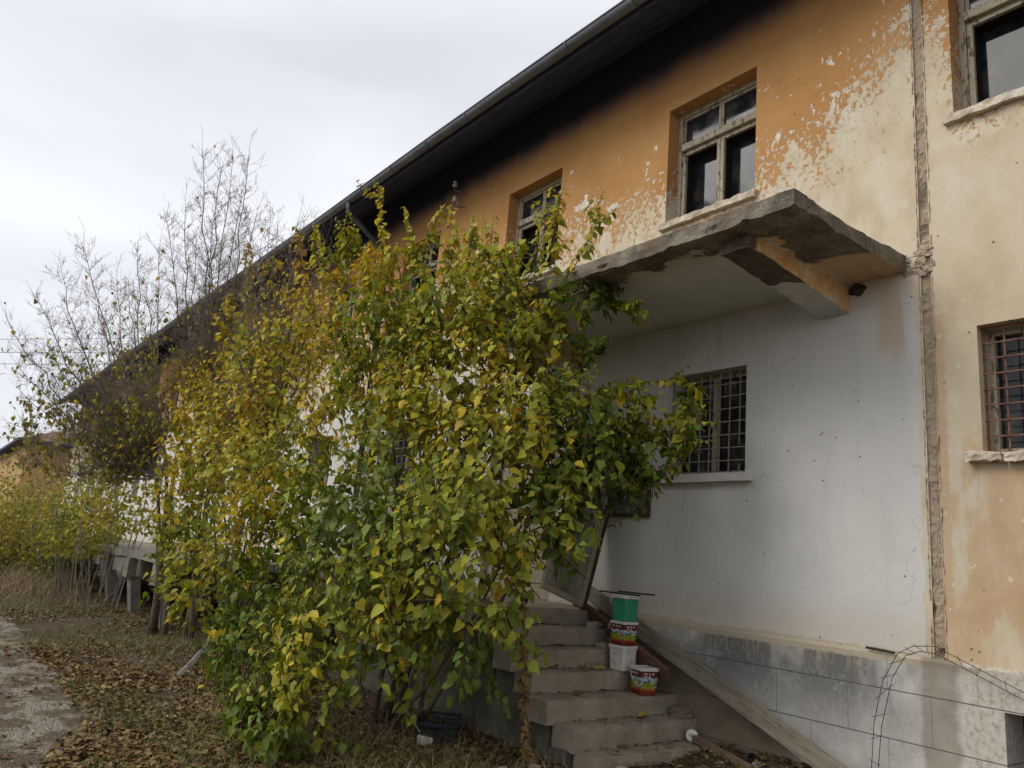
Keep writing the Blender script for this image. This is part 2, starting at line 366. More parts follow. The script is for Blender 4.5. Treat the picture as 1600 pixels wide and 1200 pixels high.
def mat_leaf(name, stops, trans=.32):
    k = NT(name, .52); at = k.n('Attribute'); at.attribute_name = 'hue'; h = at.outputs['Fac']
    at2 = k.n('Attribute'); at2.attribute_name = 'rnd'; r = at2.outputs['Fac']
    U, V, _ = k.sep(k.uv())
    p = k.pos; blot = k.noise(p, 26, 4, .6)
    hh = k.math('ADD', h, k.math('MULTIPLY', k.math('SUBTRACT', blot, .5), .30), clamp=True)
    c = k.ramp(hh, *stops)
    c = k.mix(k.math('MULTIPLY', k.ss(k.math('ADD', blot, k.math('MULTIPLY', h, .22)), .74, .80), .8), c, (.16, .075, .02))
    # veins: midrib and slanting laterals
    av = k.math('ABSOLUTE', V); mid = k.ss(av, .035, .012)
    lat = k.math('FRACT', k.math('MULTIPLY', k.math('SUBTRACT', U, k.math('MULTIPLY', av, .8)), 5.5)); lat = k.ss(k.math('ABSOLUTE', k.math('SUBTRACT', lat, .5)), .08, .03)
    vein = k.math('MAXIMUM', mid, k.math('MULTIPLY', lat, .5))
    bright = k.ss(r, 0, 1, .72, 1.25)
    mulc = k.n('Mix'); mulc.data_type = 'RGBA'; mulc.blend_type = 'MULTIPLY'; mulc.inputs[0].default_value = 1
    comb = k.n('CombineColor')
    for i in range(3): k.l(bright, comb.inputs[i])
    k.l(c, mulc.inputs[6]); k.l(comb.outputs[0], mulc.inputs[7]); c = mulc.outputs[2]
    c = k.mix(k.math('MULTIPLY', vein, .28), c, (.32, .32, .10))
    bk = k.n('NewGeometry').outputs['Backfacing']; c = k.mix(k.math('MULTIPLY', bk, .22), c, (.22, .25, .07))
    k.color(c); k.b.inputs['Specular IOR Level'].default_value = .2
    tr = k.n('BsdfTranslucent'); k.l(c, tr.inputs[0]); ms = k.n('MixShader'); ms.inputs[0].default_value = trans
    out = k.t.nodes['Material Output']; k.l(k.b.outputs[0], ms.inputs[1]); k.l(tr.outputs[0], ms.inputs[2]); k.l(ms.outputs[0], out.inputs[0])
    k.bump(k.math('ADD', k.math('MULTIPLY', vein, -1.), blot), .35, .004)
    return k.m

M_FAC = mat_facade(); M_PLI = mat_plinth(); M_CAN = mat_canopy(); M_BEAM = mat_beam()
M_STEP = mat_concrete('step_concrete', (.20, .17, .125), (.34, .295, .225), 4)
M_SIDE = mat_concrete('mossy_concrete', (.055, .055, .042), (.12, .115, .09), 3)
M_DOCK = mat_concrete('dock_concrete', (.13, .12, .10), (.26, .25, .215), 5)
M_ROUGH = mat_concrete('joint_mortar', (.34, .265, .19), (.54, .44, .33), 14, 1.)
M_PEEL = mat_peelwood(); M_GLASS = mat_glass()
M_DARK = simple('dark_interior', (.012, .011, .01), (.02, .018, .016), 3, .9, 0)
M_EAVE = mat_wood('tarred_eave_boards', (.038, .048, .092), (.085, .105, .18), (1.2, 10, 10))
M_GUT = simple('zinc_gutter', (.09, .10, .115), (.15, .16, .18), 3, .45, .05, .5)
M_PLANK = mat_wood('weathered_plank', (.12, .095, .062), (.26, .21, .145), (1.2, 12, 12))
M_PLANK2 = mat_wood('reddish_board', (.07, .038, .022), (.15, .085, .05), (1.2, 12, 12))
M_GREYW = mat_wood('grey_door_wood', (.26, .23, .165), (.42, .375, .28), (14, 14, 1.2))
M_BROWNW = mat_wood('brown_edge_wood', (.055, .03, .018), (.11, .06, .035), (14, 14, 1.2))
M_RUST = simple('rusty_red_bars', (.13, .055, .035), (.24, .125, .085), 20, .8)
M_BARS = simple('pale_grille_paint', (.19, .165, .14), (.34, .31, .275), 25, .7)
M_SILLW = simple('crumbling_sill_render', (.42, .33, .23), (.66, .60, .50), 14, .9, .7)
M_SILLP = simple('painted_white_sill', (.52, .51, .47), (.64, .63, .59), 9, .8, .4)
M_BRICK = simple('bare_red_brick', (.22, .08, .05), (.34, .14, .10), 20, .9, .6)
M_ROOF = None

# ------------------------------------------------------------------ ground
def gz(x, y):
    n = noise.noise(Vector((x*.5, y*.5, 0)))*.035 + noise.noise(Vector((x*1.8, y*1.8, 3)))*.02
    far = min(1, max(0, (-x-9)/14))
    return -1.60 + n + far*.10 + .12*max(0, min(1, (x+9)/1.5))*max(0, min(1, (y+1.8)/.5))
def grid_mesh(x0, x1, y0, y1, nx, ny, f, keep=None):
    m = MB(); ids = {}
    for j in range(ny+1):
        for i in range(nx+1):
            x = x0+(x1-x0)*i/nx; y = y0+(y1-y0)*j/ny; m.v.append((x, y, f(x, y)))
    for j in range(ny):
        for i in range(nx):
            a = j*(nx+1)+i
            if keep and not keep(x0+(x1-x0)*(i+.5)/nx, y0+(y1-y0)*(j+.5)/ny): continue
            m.f.append((a, a+1, a+nx+2, a+nx+1))
    return m
def mat_ground():
    k = NT('earth', .95); p = k.pos; X, Y, Z = k.sep(p)
    n = k.noise(p, 1.2, 6, .6); f = k.noise(p, 22, 6, .7)
    c = k.ramp(f, (.3, (.055, .036, .022)), (.55, (.12, .08, .05)), (.75, (.20, .145, .09)))
    gr = k.math('MULTIPLY', k.ss(n, .48, .6), .6); c = k.mix(gr, c, k.ramp(f, (.3, (.03, .035, .014)), (.7, (.10, .10, .045))))
    c = k.mix(k.math('MULTIPLY', k.ss(X, -13, -22), .6), c, (.10, .085, .045))
    k.color(c).bump(k.math('ADD', f, k.noise(p, 80, 4, .7)), 1., .03); return k.m
def mat_path():
    k = NT('gravel', .95); p = k.pos; n = k.noise(p, 1.6, 5, .6); f = k.voro(p, 55); g = k.noise(p, 45, 5, .7)
    c = k.ramp(g, (.3, (.13, .105, .08)), (.5, (.25, .22, .175)), (.7, (.44, .41, .36)))
    c = k.mix(k.ss(k.noise(p, 2.6, 7, .65), .44, .54), c, k.ramp(g, (.3, (.07, .048, .03)), (.7, (.17, .125, .085))))
    k.color(c).bump(k.math('ADD', f, g), 1., .02); return k.m
M_GRD = mat_ground()
big = MB()
g = grid_mesh(-34, 4, -12, 0.2, 190, 60, gz)
gr = g.build('ground', M_GRD, smooth=True); tag(gr, kind='structure')
# the same sheet carried on to the horizon
o = MB()
def ring(xa, xb, ya, yb, z): o.quad((xa, ya, z), (xb, ya, z), (xb, yb, z), (xa, yb, z))
ring(-600, -33.9, -600, 600, -1.53); ring(-34, 600, -600, -11.9, -1.6); ring(3.9, 600, -12, 600, -1.6); ring(-34, 4, 0.1, 600, -1.7)
tag(o.build('ground', M_GRD), kind='structure')
def path_edge(x):
    return -4.40 + .22*noise.noise(Vector((x*.7, 1, 0))) + .14*noise.noise(Vector((x*3, 5, 0))) - .5*max(0, min(1, (x+7.6)/1.6))
pm = grid_mesh(-34, 3, -12, -4.0, 240, 60, lambda x, y: gz(x, y)+.004, keep=lambda x, y: y < path_edge(x)+.12*noise.noise(Vector((x*6, y*6, 2))))
tag(pm.build('path', mat_path(), smooth=True), kind='structure')

# ------------------------------------------------------------------ main building
B = empty('building', (-20, 0, -1.6))
tag(B, 'long two storey building with flaking ochre and cream plaster above a white ground floor', 'building')
XL, XR = -45.0, 6.0
JX0, JX1 = -2.69, -2.612            # the open joint
PITCH = 3.04
ups = []
for i in range(-1, 13):
    x = -5.43 - PITCH*i; ups.append((x, x+1.17, 3.79 if i != -1 else 3.80, 5.21))
lows = [(-2.30, -1.2, 1.04, 2.0), (-5.29, -4.32, .97, 2.0)] + [(-11.4-PITCH*i, -10.4-PITCH*i, .97, 2.0) for i in range(0, 11)]
door = (-8.35, -6.95, -.43, 1.85)
vent = (-2.24, -1.3, -1.55, -.70)
TOP = 6.35
def wall_panel(x0, x1, z0, z1, holes, depth=.24, y=0.):
    m = MB()
    hs = [h for h in holes if h[0] >= x0-1e-6 and h[1] <= x1+1e-6]
    xs = sorted({x0, x1, *[h[0] for h in hs], *[h[1] for h in hs]}); zs = sorted({z0, z1, *[h[2] for h in hs], *[h[3] for h in hs]})
    for i in range(len(xs)-1):
        for j in range(len(zs)-1):
            cx, cz = (xs[i]+xs[i+1])/2, (zs[j]+zs[j+1])/2
            if any(h[0] < cx < h[1] and h[2] < cz < h[3] for h in hs): continue
            m.quad((xs[i], y, zs[j]), (xs[i+1], y, zs[j]), (xs[i+1], y, zs[j+1]), (xs[i], y, zs[j+1]))
    for a, b, c, d in hs:
        Y = y+depth
        m.quad((a, y, c), (a, y, d), (a, Y, d), (a, Y, c)); m.quad((b, y, c), (b, Y, c), (b, Y, d), (b, y, d))
        m.quad((a, y, d), (b, y, d), (b, Y, d), (a, Y, d)); m.quad((a, y, c), (a, Y, c), (b, Y, c), (b, y, c))
    return m
openings = ups + lows + [door]
zb = -.43
wl = wall_panel(XL, JX0, zb, TOP, openings)
w2 = wall_panel(JX1, XR, zb, TOP, openings)
k = len(wl.v); wl.v += w2.v; wl.f += [tuple(i+k for i in f) for f in w2.f]
# end walls and back wall
wl.quad((XL, 0, -1.7), (XL, 0, TOP), (XL, 10, TOP), (XL, 10, -1.7)); wl.quad((XR, 0, -1.7), (XR, 10, -1.7), (XR, 10, TOP), (XR, 0, TOP))
wl.quad((XL, 10, -1.7), (XL, 10, TOP), (XR, 10, TOP), (XR, 10, -1.7))
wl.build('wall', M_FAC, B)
# dark rooms behind the openings (floors, ceiling and a cross wall)
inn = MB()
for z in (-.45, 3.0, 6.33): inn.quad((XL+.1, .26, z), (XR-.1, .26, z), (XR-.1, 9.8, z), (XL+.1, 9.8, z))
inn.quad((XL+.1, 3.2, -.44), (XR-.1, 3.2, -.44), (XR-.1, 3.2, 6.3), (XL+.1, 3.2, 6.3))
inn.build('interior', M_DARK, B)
# plinth
pl = wall_panel(XL, XR, -1.75, zb-.02, [vent], .3, -.035)
pl.quad((XL, -.035, zb-.02), (XR, -.035, zb-.02), (XR, 0.0, zb+.004), (XL, 0.0, zb+.004))
pl.build('plinth', M_PLI, B)
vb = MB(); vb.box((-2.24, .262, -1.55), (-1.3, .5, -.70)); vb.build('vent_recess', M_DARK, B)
# open joint: rough mortar strip
jm = MB()
nz_ = 330
for i in range(nz_+1):
    z = zb + .002 + (TOP-zb-.002)*i/nz_
    for j in range(9):
        u = j/8; x = JX0-.012+(JX1-JX0+.024)*u
        q = Vector((x*14, z*11, 0)); d = abs(noise.fractal(q, .7, 2., 4))
        hole = max(0, noise.noise(Vector((x*7, z*5, 5)))-.28)*.16
        edge = 0 if 0 < j < 8 else .004
        jm.v.append((x + (noise.noise(Vector((z*9, j, 2)))*.010 if j in (0, 8) else 0), .020 - d*.02 + hole - (0.022 if j in (0, 8) else 0), z))
for i in range(nz_):
    for j in range(8):
        a = i*9+j; jm.f.append((a, a+1, a+10, a+9))
jm.build('joint', M_ROUGH, B)
jb = MB(); jb.quad((JX0-.02, .07, zb), (JX1+.02, .07, zb), (JX1+.02, .07, TOP), (JX0-.02, .07, TOP)); jb.build('joint_backing', M_ROUGH, B)
# broken render lump between slab and joint
lump = MB()
for i in range(26):
    x = random.uniform(-2.84, -2.58); z = 2.62+random.uniform(-.10, .10)*(1+ (x+2.84)); s = random.uniform(.018, .045)
    lump.rough((x-s*.8, -.004, z-s*.7), (x+s, .015, z+s*.7), .02, .02, 18, i, 'ftblr')
lump.build('broken_render', M_ROUGH, B)

# windows -----------------------------------------------------------
def ragged(x0, x1, y0, y1, z0, z1, mat, name, parent, amp=.012, step=.03, seed=1):
    m = MB().rough((x0, y0, z0), (x1, y1, z1), step, amp, 9, seed); return m.build(name, mat, parent)
def upper_window(x0, x1, z0, z1, k, far=False):
    yf = .17
    m = MB(); t = .055
    m.box((x0, yf, z0), (x0+t, yf+.07, z1)); m.box((x1-t, yf, z0), (x1, yf+.07, z1))
    m.box((x0+t, yf, z1-t), (x1-t, yf+.07, z1)); m.box((x0+t, yf, z0), (x1-t, yf+.07, z0+.05))
    zt_ = z0 + (z1-z0)*.66
    m.box((x0+t, yf-.025, zt_), (x1-t, yf+.07, zt_+.085))
    cx = (x0+x1)/2
    win = m.build('window', M_PEEL, B, bevel=0 if far else .004)
    def sash(a, b, c, d, s=.042, y=yf+.018):
        q = MB(); q.box((a, y, c), (a+s, y+.04, d)); q.box((b-s, y, c), (b, y+.04, d)); q.box((a+s, y, d-s), (b-s, y+.04, d)); q.box((a+s, y, c), (b-s, y+.04, c+s))
        q.build('sash', M_PEEL, win, bevel=0 if far else .003)
    sash(x0+t+.003, cx-.002, z0+.053, zt_-.004, .045); sash(cx+.002, x1-t-.003, z0+.053, zt_-.004, .045)
    sash(x0+t+.003, cx-.002, zt_+.088, z1-t-.003, .03); sash(cx+.002, x1-t-.003, zt_+.088, z1-t-.003, .03)
    for a, b, c, d in ((x0+t+.048, cx-.047, z0+.098, zt_-.049), (cx+.047, x1-t-.048, z0+.098, zt_-.049), (x0+t+.033, cx-.032, zt_+.118, z1-t-.033), (cx+.032, x1-t-.033, zt_+.118, z1-t-.033)):
        tilt = random.uniform(-.004, .004)
        yp = yf+.04 if c > zt_ else yf+.17
        MB().quad((a-.02, yp+tilt, c-.02), (b+.02, yp-tilt, c-.02), (b+.02, yp-tilt, d+.02), (a-.02, yp+tilt, d+.02)).build('pane', M_GLASS, win)
        if c < zt_:
            e = .004; MB().quad((a-e, yf+.056, c), (a-e, yp, c), (a-e, yp, d), (a-e, yf+.056, d)).quad((b+e, yf+.056, c), (b+e, yf+.056, d), (b+e, yp, d), (b+e, yp, c)).quad((a, yf+.056, d+e), (a, yp, d+e), (b, yp, d+e), (b, yf+.056, d+e)).quad((a, yf+.056, c-e), (b, yf+.056, c-e), (b, yp, c-e), (a, yp, c-e)).build('inner_reveal', M_DARK, win)
    # sill: broken render over brick
    if not far:
        ragged(x0-.06, x1+.03, -.055, .16, z0-.075, z0-.005, M_SILLW, 'sill', win, .012, .03, k)
        for j in range(3):
            a = x0+.06+j*.36+random.uniform(-.03, .03); ragged(a, a+random.uniform(.16, .25), .06, .16, z0+.0, z0+.045, M_BRICK, 'brick', win, .012, .03, k*9+j)
    else:
        MB().box((x0-.06, -.055, z0-.075), (x1+.05, .16, z0-.003)).build('sill', M_SILLW, win)
    return win
for i, (a, b, c, d) in enumerate(ups): upper_window(a, b, c, d, i+1, far=i > 3)
def lower_window(x0, x1, z0, z1, mat, sillmat, k, far=False):
    yf = .17; m = MB(); t = .05
    m.box((x0, yf, z0), (x0+t, yf+.06, z1)); m.box((x1-t, yf, z0), (x1, yf+.06, z1)); m.box((x0+t, yf, z1-t), (x1-t, yf+.06, z1)); m.box((x0+t, yf, z0), (x1-t, yf+.06, z0+t))
    m.box(((x0+x1)/2-.03, yf+.003, z0+t), ((x0+x1)/2+.03, yf+.05, z1-t))
    win = m.build('window', M_PEEL, B)
    MB().quad((x0+t, yf+.05, z0+t), (x1-t, yf+.05, z0+t), (x1-t, yf+.05, z1-t), (x0+t, yf+.05, z1-t)).build('pane', M_GLASS, win)
    g = MB(); yg = .085; nx = 8 if not far else 6; nzz = 8
    for i in range(nx+1):
        x = x0+.012+(x1-x0-.024)*i/nx; j = random.uniform(-.004, .004)
        za = z0+.005
        if mat is M_BARS and i == nx-1: 
            g.bar((x, yg, z0+.28), (x+j, yg, z1-.005), .011, .011, (1,0,0)); g.bar((x, yg, z0+.005), (x+j, yg, z0+.1), .011, .011, (1,0,0)); continue
        g.bar((x, yg, za), (x+j, yg, z1-.005), .011, .011, (1,0,0))
    for i in range(nzz+1):
        z = z0+.012+(z1-z0-.024)*i/nzz; g.bar((x0+.003, yg-.011, z), (x1-.003, yg-.011, z+random.uniform(-.006, .006)), .010, .010)
    g.build('grille', mat, win)
    if far: MB().box((x0-.08, -.06, z0-.075), (x1+.08, .16, z0-.003)).build('sill', sillmat, win)
    elif sillmat is M_SILLP: MB().rough((x0-.05, -.075, z0-.082), (x1+.09, .16, z0-.004), .03, .004, 9, 3).build('sill', sillmat, win)
    else:
        for q in range(5):
            ragged(x0-.10+q*.26, x0-.10+q*.26+.25, -.085+random.uniform(-.01, .01), .16, z0-.075, z0-.006, M_SILLW, 'sill', win, .02, .025, 20+q)
    return win
for i, (a, b, c, d) in enumerate(lows): lower_window(a, b, c, d, M_RUST if i == 0 else M_BARS, M_SILLW if i == 0 else M_SILLP, i, far=i > 1)
# door in the white wall, behind the bush
dm = MB(); a, b, c, d = door
dm.box((a, .10, c), (a+.11, .2, d)); dm.box((b-.11, .10, c), (b, .2, d)); dm.box((a+.11, .10, d-.1), (b-.11, .2, d))
dr = dm.build('door', M_PEEL, B, bevel=.004)
lf = MB(); n_ = 12
for i in range(n_): lf.box((a+.113, .14, c+.01+(d-c-.12)*i/n_), (b-.113, .18, c+.01+(d-c-.12)*(i+1)/n_-.012))
lf.box((a+.113, .165, c), (b-.113, .19, d-.1)); lf.build('door_leaf', M_GREYW, dr)
MB().tube([(b-.2, .14, .6), (b-.2, .09, .6), (b-.2, .09, .6), (b-.32, .09, .6)], .009, 6).build('handle', M_GUT, dr)

# eave, roof, gutter -------------------------------------------------
EY, EZ = -.92, 5.93
def wav(x): return .0
ev = MB()
n_ = 60
for i in range(int((XR-XL+1.4)/.22)):          # soffit boards run across, tiny steps between them
    pass
sl = (TOP+.02-EZ)/(0-EY)
for j in range(7):                              # long boards
    ya = EY + .10 + j*.13; yb_ = ya+.125; za = EZ+.05+(ya-EY)*sl*.9; zb2 = EZ+.05+(yb_-EY)*sl*.9; dz = random.uniform(-.006, .006)
    ev.quad((XL-.7, ya, za+dz), (XR, ya, za+dz), (XR, yb_, zb2+dz), (XL-.7, yb_, zb2+dz))
ev.build('soffit', M_EAVE, B)
fb = MB().box((XL-.7, EY+.02, EZ-.06), (XR, EY+.05, EZ+.10)); fb.build('fascia', M_EAVE, B)
gt = MB(); ng = 8
xs = [XR, *[XR-1.5*i for i in range(1, 35)], XL-.7]
for i, x in enumerate(xs):
    wz = .018*math.sin(x*.55)+.012*noise.noise(Vector((x*.9, 0, 0)))
    for j in range(ng+1):
        a_ = math.pi + math.pi*j/ng; gt.v.append((x, EY-.06+.075*math.cos(a_), EZ+.03+wz+.08*math.sin(a_)))
for i in range(len(xs)-1):
    for j in range(ng):
        a_ = i*(ng+1)+j; gt.f.append((a_, a_+ng+1, a_+ng+2, a_+1))
gut = gt.build('gutter', M_GUT, B, smooth=True)
lip = MB(); lip.tube([(x, EY-.138, EZ+.034+.018*math.sin(x*.55)+.012*noise.noise(Vector((x*.9, 0, 0)))) for x in xs], .011, 6); lip.build('rim', M_GUT, gut)
x = XR-.6
while x > XL+5:
    wz = .018*math.sin(x*.55)+.012*noise.noise(Vector((x*.9, 0, 0))); br = MB()
    br.tube([(x, EY-.06+.083*math.cos(math.pi+math.pi*j/8), EZ+.03+wz+.088*math.sin(math.pi+math.pi*j/8)) for j in range(9)], .009, 5); br.build('bracket', M_GUT, gut); x -= 1.05
def mat_roof():
    k = NT('roof_tiles', .85); p = k.pos; b = k.n('TexBrick'); k.l(k.map(p, (1,1,1)), b.inputs['Vector'])
    X, Y, Z = k.sep(p); n = k.noise(p, 3, 5)
    fr = k.math('FRACT', k.math('MULTIPLY', Z, 6.)); fy = k.math('FRACT', k.math('MULTIPLY', k.math('ADD', X, Y), 4.))
    c = k.ramp(n, (.3, (.16, .09, .07)), (.7, (.30, .19, .15)))
    c = k.mix(k.math('MAXIMUM', k.ss(fr, .25, .0), k.math('MULTIPLY', k.ss(fy, .2, .0), .6)), c, (.05, .03, .025))
    k.t.nodes.remove(b); k.color(c).bump(fr, 1., .05); return k.m
M_ROOF = mat_roof()
ro = MB()
rz0 = EZ+.12
ro.quad((XL-.8, EY-.03, rz0), (XR+.5, EY-.03, rz0), (XR+.5, 5, rz0+3.0), (XL+4.5, 5, rz0+3.0))
ro.quad((XR+.5, 11, rz0), (XL-.8, 11, rz0), (XL+4.5, 5, rz0+3.0), (XR+.5, 5, rz0+3.0))
ro.quad((XL-.8, 11, rz0), (XL-.8, EY-.03, rz0), (XL+4.5, 5, rz0+3.0)); ro.quad((XR+.5, EY-.03, rz0), (XR+.5, 11, rz0), (XR+.5, 5, rz0+3.))
ro.build('roof', M_ROOF, B)
# downpipe behind the bush
dp = MB(); dp.tube([(-11.95, EY-.06, EZ-.05), (-11.95, EY-.06, EZ-.2), (-11.95, -.12, EZ-.75), (-11.95, -.12, -1.4)], .052, 10)
dp.build('downpipe', simple('dark_zinc_pipe', (.04, .042, .045), (.07, .075, .08), 4, .6, 0), B, smooth=True)
# insulators on the wall
for x, z in ((-9.82, 5.78), (-9.78, 5.50)):
    ins = MB(); ins.tube([(x+.12, 0, z-.1), (x+.10, -.1, z-.12), (x, -.14, z-.08), (x, -.14, z)], .009, 6); q = ins.build('insulator_hook', M_GUT, B)
    MB().lathe([(.0, .07), (.03, .06), (.035, .03), (.022, .02), (.045, -.01), (.04, -.03), (0, -.03)], (x, -.14, z+.02), 14).build('insulator', simple('porcelain', (.5, .48, .44), (.65, .62, .58), 10, .3, 0, .5), q, smooth=True)

# canopy -------------------------------------------------------------
CX0, CX1, CY = -7.6, -2.80, -1.6
def canf(p, uvw):
    u, v, s = uvw
    if s < .5:
        # underside: rises toward the right-front where concrete has fallen away
        r = max(0, (u-.90)/.10); t = max(0, 1-abs(v-.25)/.6)
        p.z += .045*r*t*(.6+.7*noise.noise(Vector((p.x*4, p.y*4, 1)))) + .012*noise.noise(Vector((p.x*9, p.y*9, 4)))
        if v < .02: p.z += .03*max(0, noise.noise(Vector((p.x*2.2, 0, 7)))) ; 
    if u > .98:
        p.x -= .05*max(0, noise.noise(Vector((p.y*3, p.z*4, 2)))+.25) * (1 if v > .1 else .2)
    if v < .02 and s < .4: p.y += .05*max(0, noise.noise(Vector((p.x*5, 3, 1)))-.1); p.z += .05*max(0, noise.noise(Vector((p.x*7, 2, 4)))-.15)
    if v < .02 and u < .9: p.y += .02*max(0, noise.noise(Vector((p.x*3, p.z*8, 9))))
    return p
can = MB().rough((CX0, CY, 2.555), (CX1, -.002, 2.69), .03, .006, 11, 4, 'btfrl', canf).build('canopy', M_CAN, B)
for bx in (-3.56, -6.9):
    bmh = MB(); w_ = .27
    def beamf(p, uvw):
        u, v, s = uvw
        if s < .5: p.z += (1-v)*.17
        return p
    bmh.rough((bx, -1.42, 2.30), (bx+w_, -.003, 2.60), .03, .010, 6, 6, 'bflr', beamf)
    bmh.build('beam', M_BEAM, can)
M_HOLE = simple('old_mud_nest', (.03, .024, .018), (.09, .07, .05), 20, .95, .8)
for hx, hz in ((-3.22, 2.545), (-6.35, 2.53)):
    h = MB(); pr = [(0, -.03), (.035, -.026), (.060, -.014), (.075, .0)]
    Mx = Matrix.Rotation(R(-90), 3, 'X') @ Matrix.Diagonal((1.15, .8, .9))
    h.lathe([(r*(1.0), z) for r, z in pr], (hx, -.002, hz-.05), 18, Mx)
    for i, v in enumerate(h.v): h.v[i] = (v[0]+.02*noise.noise(Vector(v)*20), v[1], v[2]+.03*noise.noise(Vector(v)*14))
    h.build('nest', M_HOLE, B, smooth=True)

# steps ---------------------------------------------------------------
noses = [(-4.50, -1.415), (-4.76, -1.25), (-5.00, -1.085), (-5.30, -.92), (-5.52, -.755), (-5.76, -.59), (-6.05, -.43)]
st = MB()
for i, (x, z) in enumerate(noses):
    xb = noses[i+1][0]-.02 if i+1 < len(noses) else -9.2
    zlo = noses[i-1][1]-.02 if i else -1.7
    wob = random.uniform(-.02, .02); yl = [-1.50, -1.53, -1.62, -1.55, -1.62, -1.6, -1.6][i]
    def sf(p, uvw, x=x):
        u, v, s = uvw
        if u > .99 and s > .99:
            q_ = abs(noise.fractal(Vector((p.y*9, x*3, 1)), .6, 2.2, 5)); p.x -= .004+.022*max(0, q_-.30); p.z -= .002+.014*max(0, q_-.35)
        if v < .01 and s > .99: p.z -= .006
        return p
    st.rough((xb, yl, zlo), (x, -.037, z), .05, .0035, 7, i, 'tfrl', sf)
stairs = st.build('stairs', M_STEP, B)
sd_ = MB()      # mossy, cracked flank of the flight
for i, (x, z) in enumerate(noses):
    xa = noses[i+1][0]-.06 if i+1 < len(noses) else -9.2
    sd_.rough((xa, -1.545, -1.75), (x-.045, -1.3, (noses[i-1][1] if i else -1.60)-.012), .06, .022, 4, 3+i, 'fr')
sd_.build('side_wall', M_SIDE, stairs)

# loading dock further along ------------------------------------------
D = empty('loading_dock', (-20, -1.3, -1.6)); tag(D, 'raised concrete loading dock on leaning posts beside the far wall', 'loading dock')
dk = MB(); dk.rough((-26.5, -2.55, -.56), (-13.55, -.04, -.43), .14, .02, 2, 2, 'btfrl'); dk.build('deck', M_DOCK, D)
x = -13.75; i = 0
while x > -26:
    f = MB(); f.rough((x-.08-1.7, -2.50, -.86), (x-.5, -2.42, -.57), .12, .02, 3, i, 'btfrkl')
    if i: f.build('fascia_panel', M_DOCK, D)
    p_ = MB()
    def pf(p, uvw): 
        p.y += (1-uvw[2])*.16; return p
    p_.rough((x-.34, -2.60, -.90), (x, -2.44, -.57), .08, .012, 4, i, 'btfrkl'); p_.rough((x-.30, -2.52, -1.75), (x-.04, -2.34, -.9), .09, .012, 4, i+30, 'fbkrl', pf)
    p_.build('post', M_DOCK, D)
    x -= 2.1; i += 1

# far building ----------------------------------------------------------
F = empty('far_building', (-70, 0, -1.6)); tag(F, 'distant low building with brown tiled hip roof and ochre wall beyond the hedge', 'building')
fx, fy = -60.5, -.6
m = MB(); m.box((fx-30, fy, -1.7), (fx, fy+14, 4.9), skip='b'); m.build('wall', M_FAC2 if False else mat_concrete('far_ochre_wall', (.42, .24, .10), (.56, .36, .18), 1.2, .2), F)
m = MB(); e = .7; z0 = 5.1; hx0, hx1, hy0, hy1 = fx-30-e, fx+e, fy-e, fy+14+e; my = (hy0+hy1)/2
m.quad((hx0, hy0, z0), (hx1, hy0, z0), (hx1-6, my, z0+3.0), (hx0+6, my, z0+3.0)); m.quad((hx1, hy0, z0), (hx1, hy1, z0), (hx1-6, my, z0+3.0))
m.quad((hx1, hy1, z0), (hx0, hy1, z0), (hx0+6, my, z0+3.0), (hx1-6, my, z0+3.0)); m.quad((hx0, hy1, z0), (hx0, hy0, z0), (hx0+6, my, z0+3.0)); m.build('roof', M_ROOF, F)
MB().box((hx0+.02, hy0+.02, z0-.16), (hx1-.02, hy1-.02, z0-.02)).build('eave', M_EAVE, F)

# power lines -------------------------------------------------------------
dirw = Vector((-.81, -.58, 0)).normalized()
MW = simple('black_cable', (.02, .02, .02), (.03, .03, .03), 5, .6, 0)
for k_, dz in enumerate((0, -.75, -1.4)):
    P0 = Vector((-50, -3.95, 9.43+dz)); m = MB()
    m.tube([P0 + dirw*t + Vector((0, 0, .0006*t*t)) for t in range(-60, 61, 6)], .013, 4)
    q = m.build('power_line', MW); tag(q, ['topmost power line crossing the sky behind the bare tree', 'middle power line crossing the sky behind the bare tree', 'lowest power line crossing the sky behind the bare tree'][k_], 'power line', 'power lines behind the bare tree')

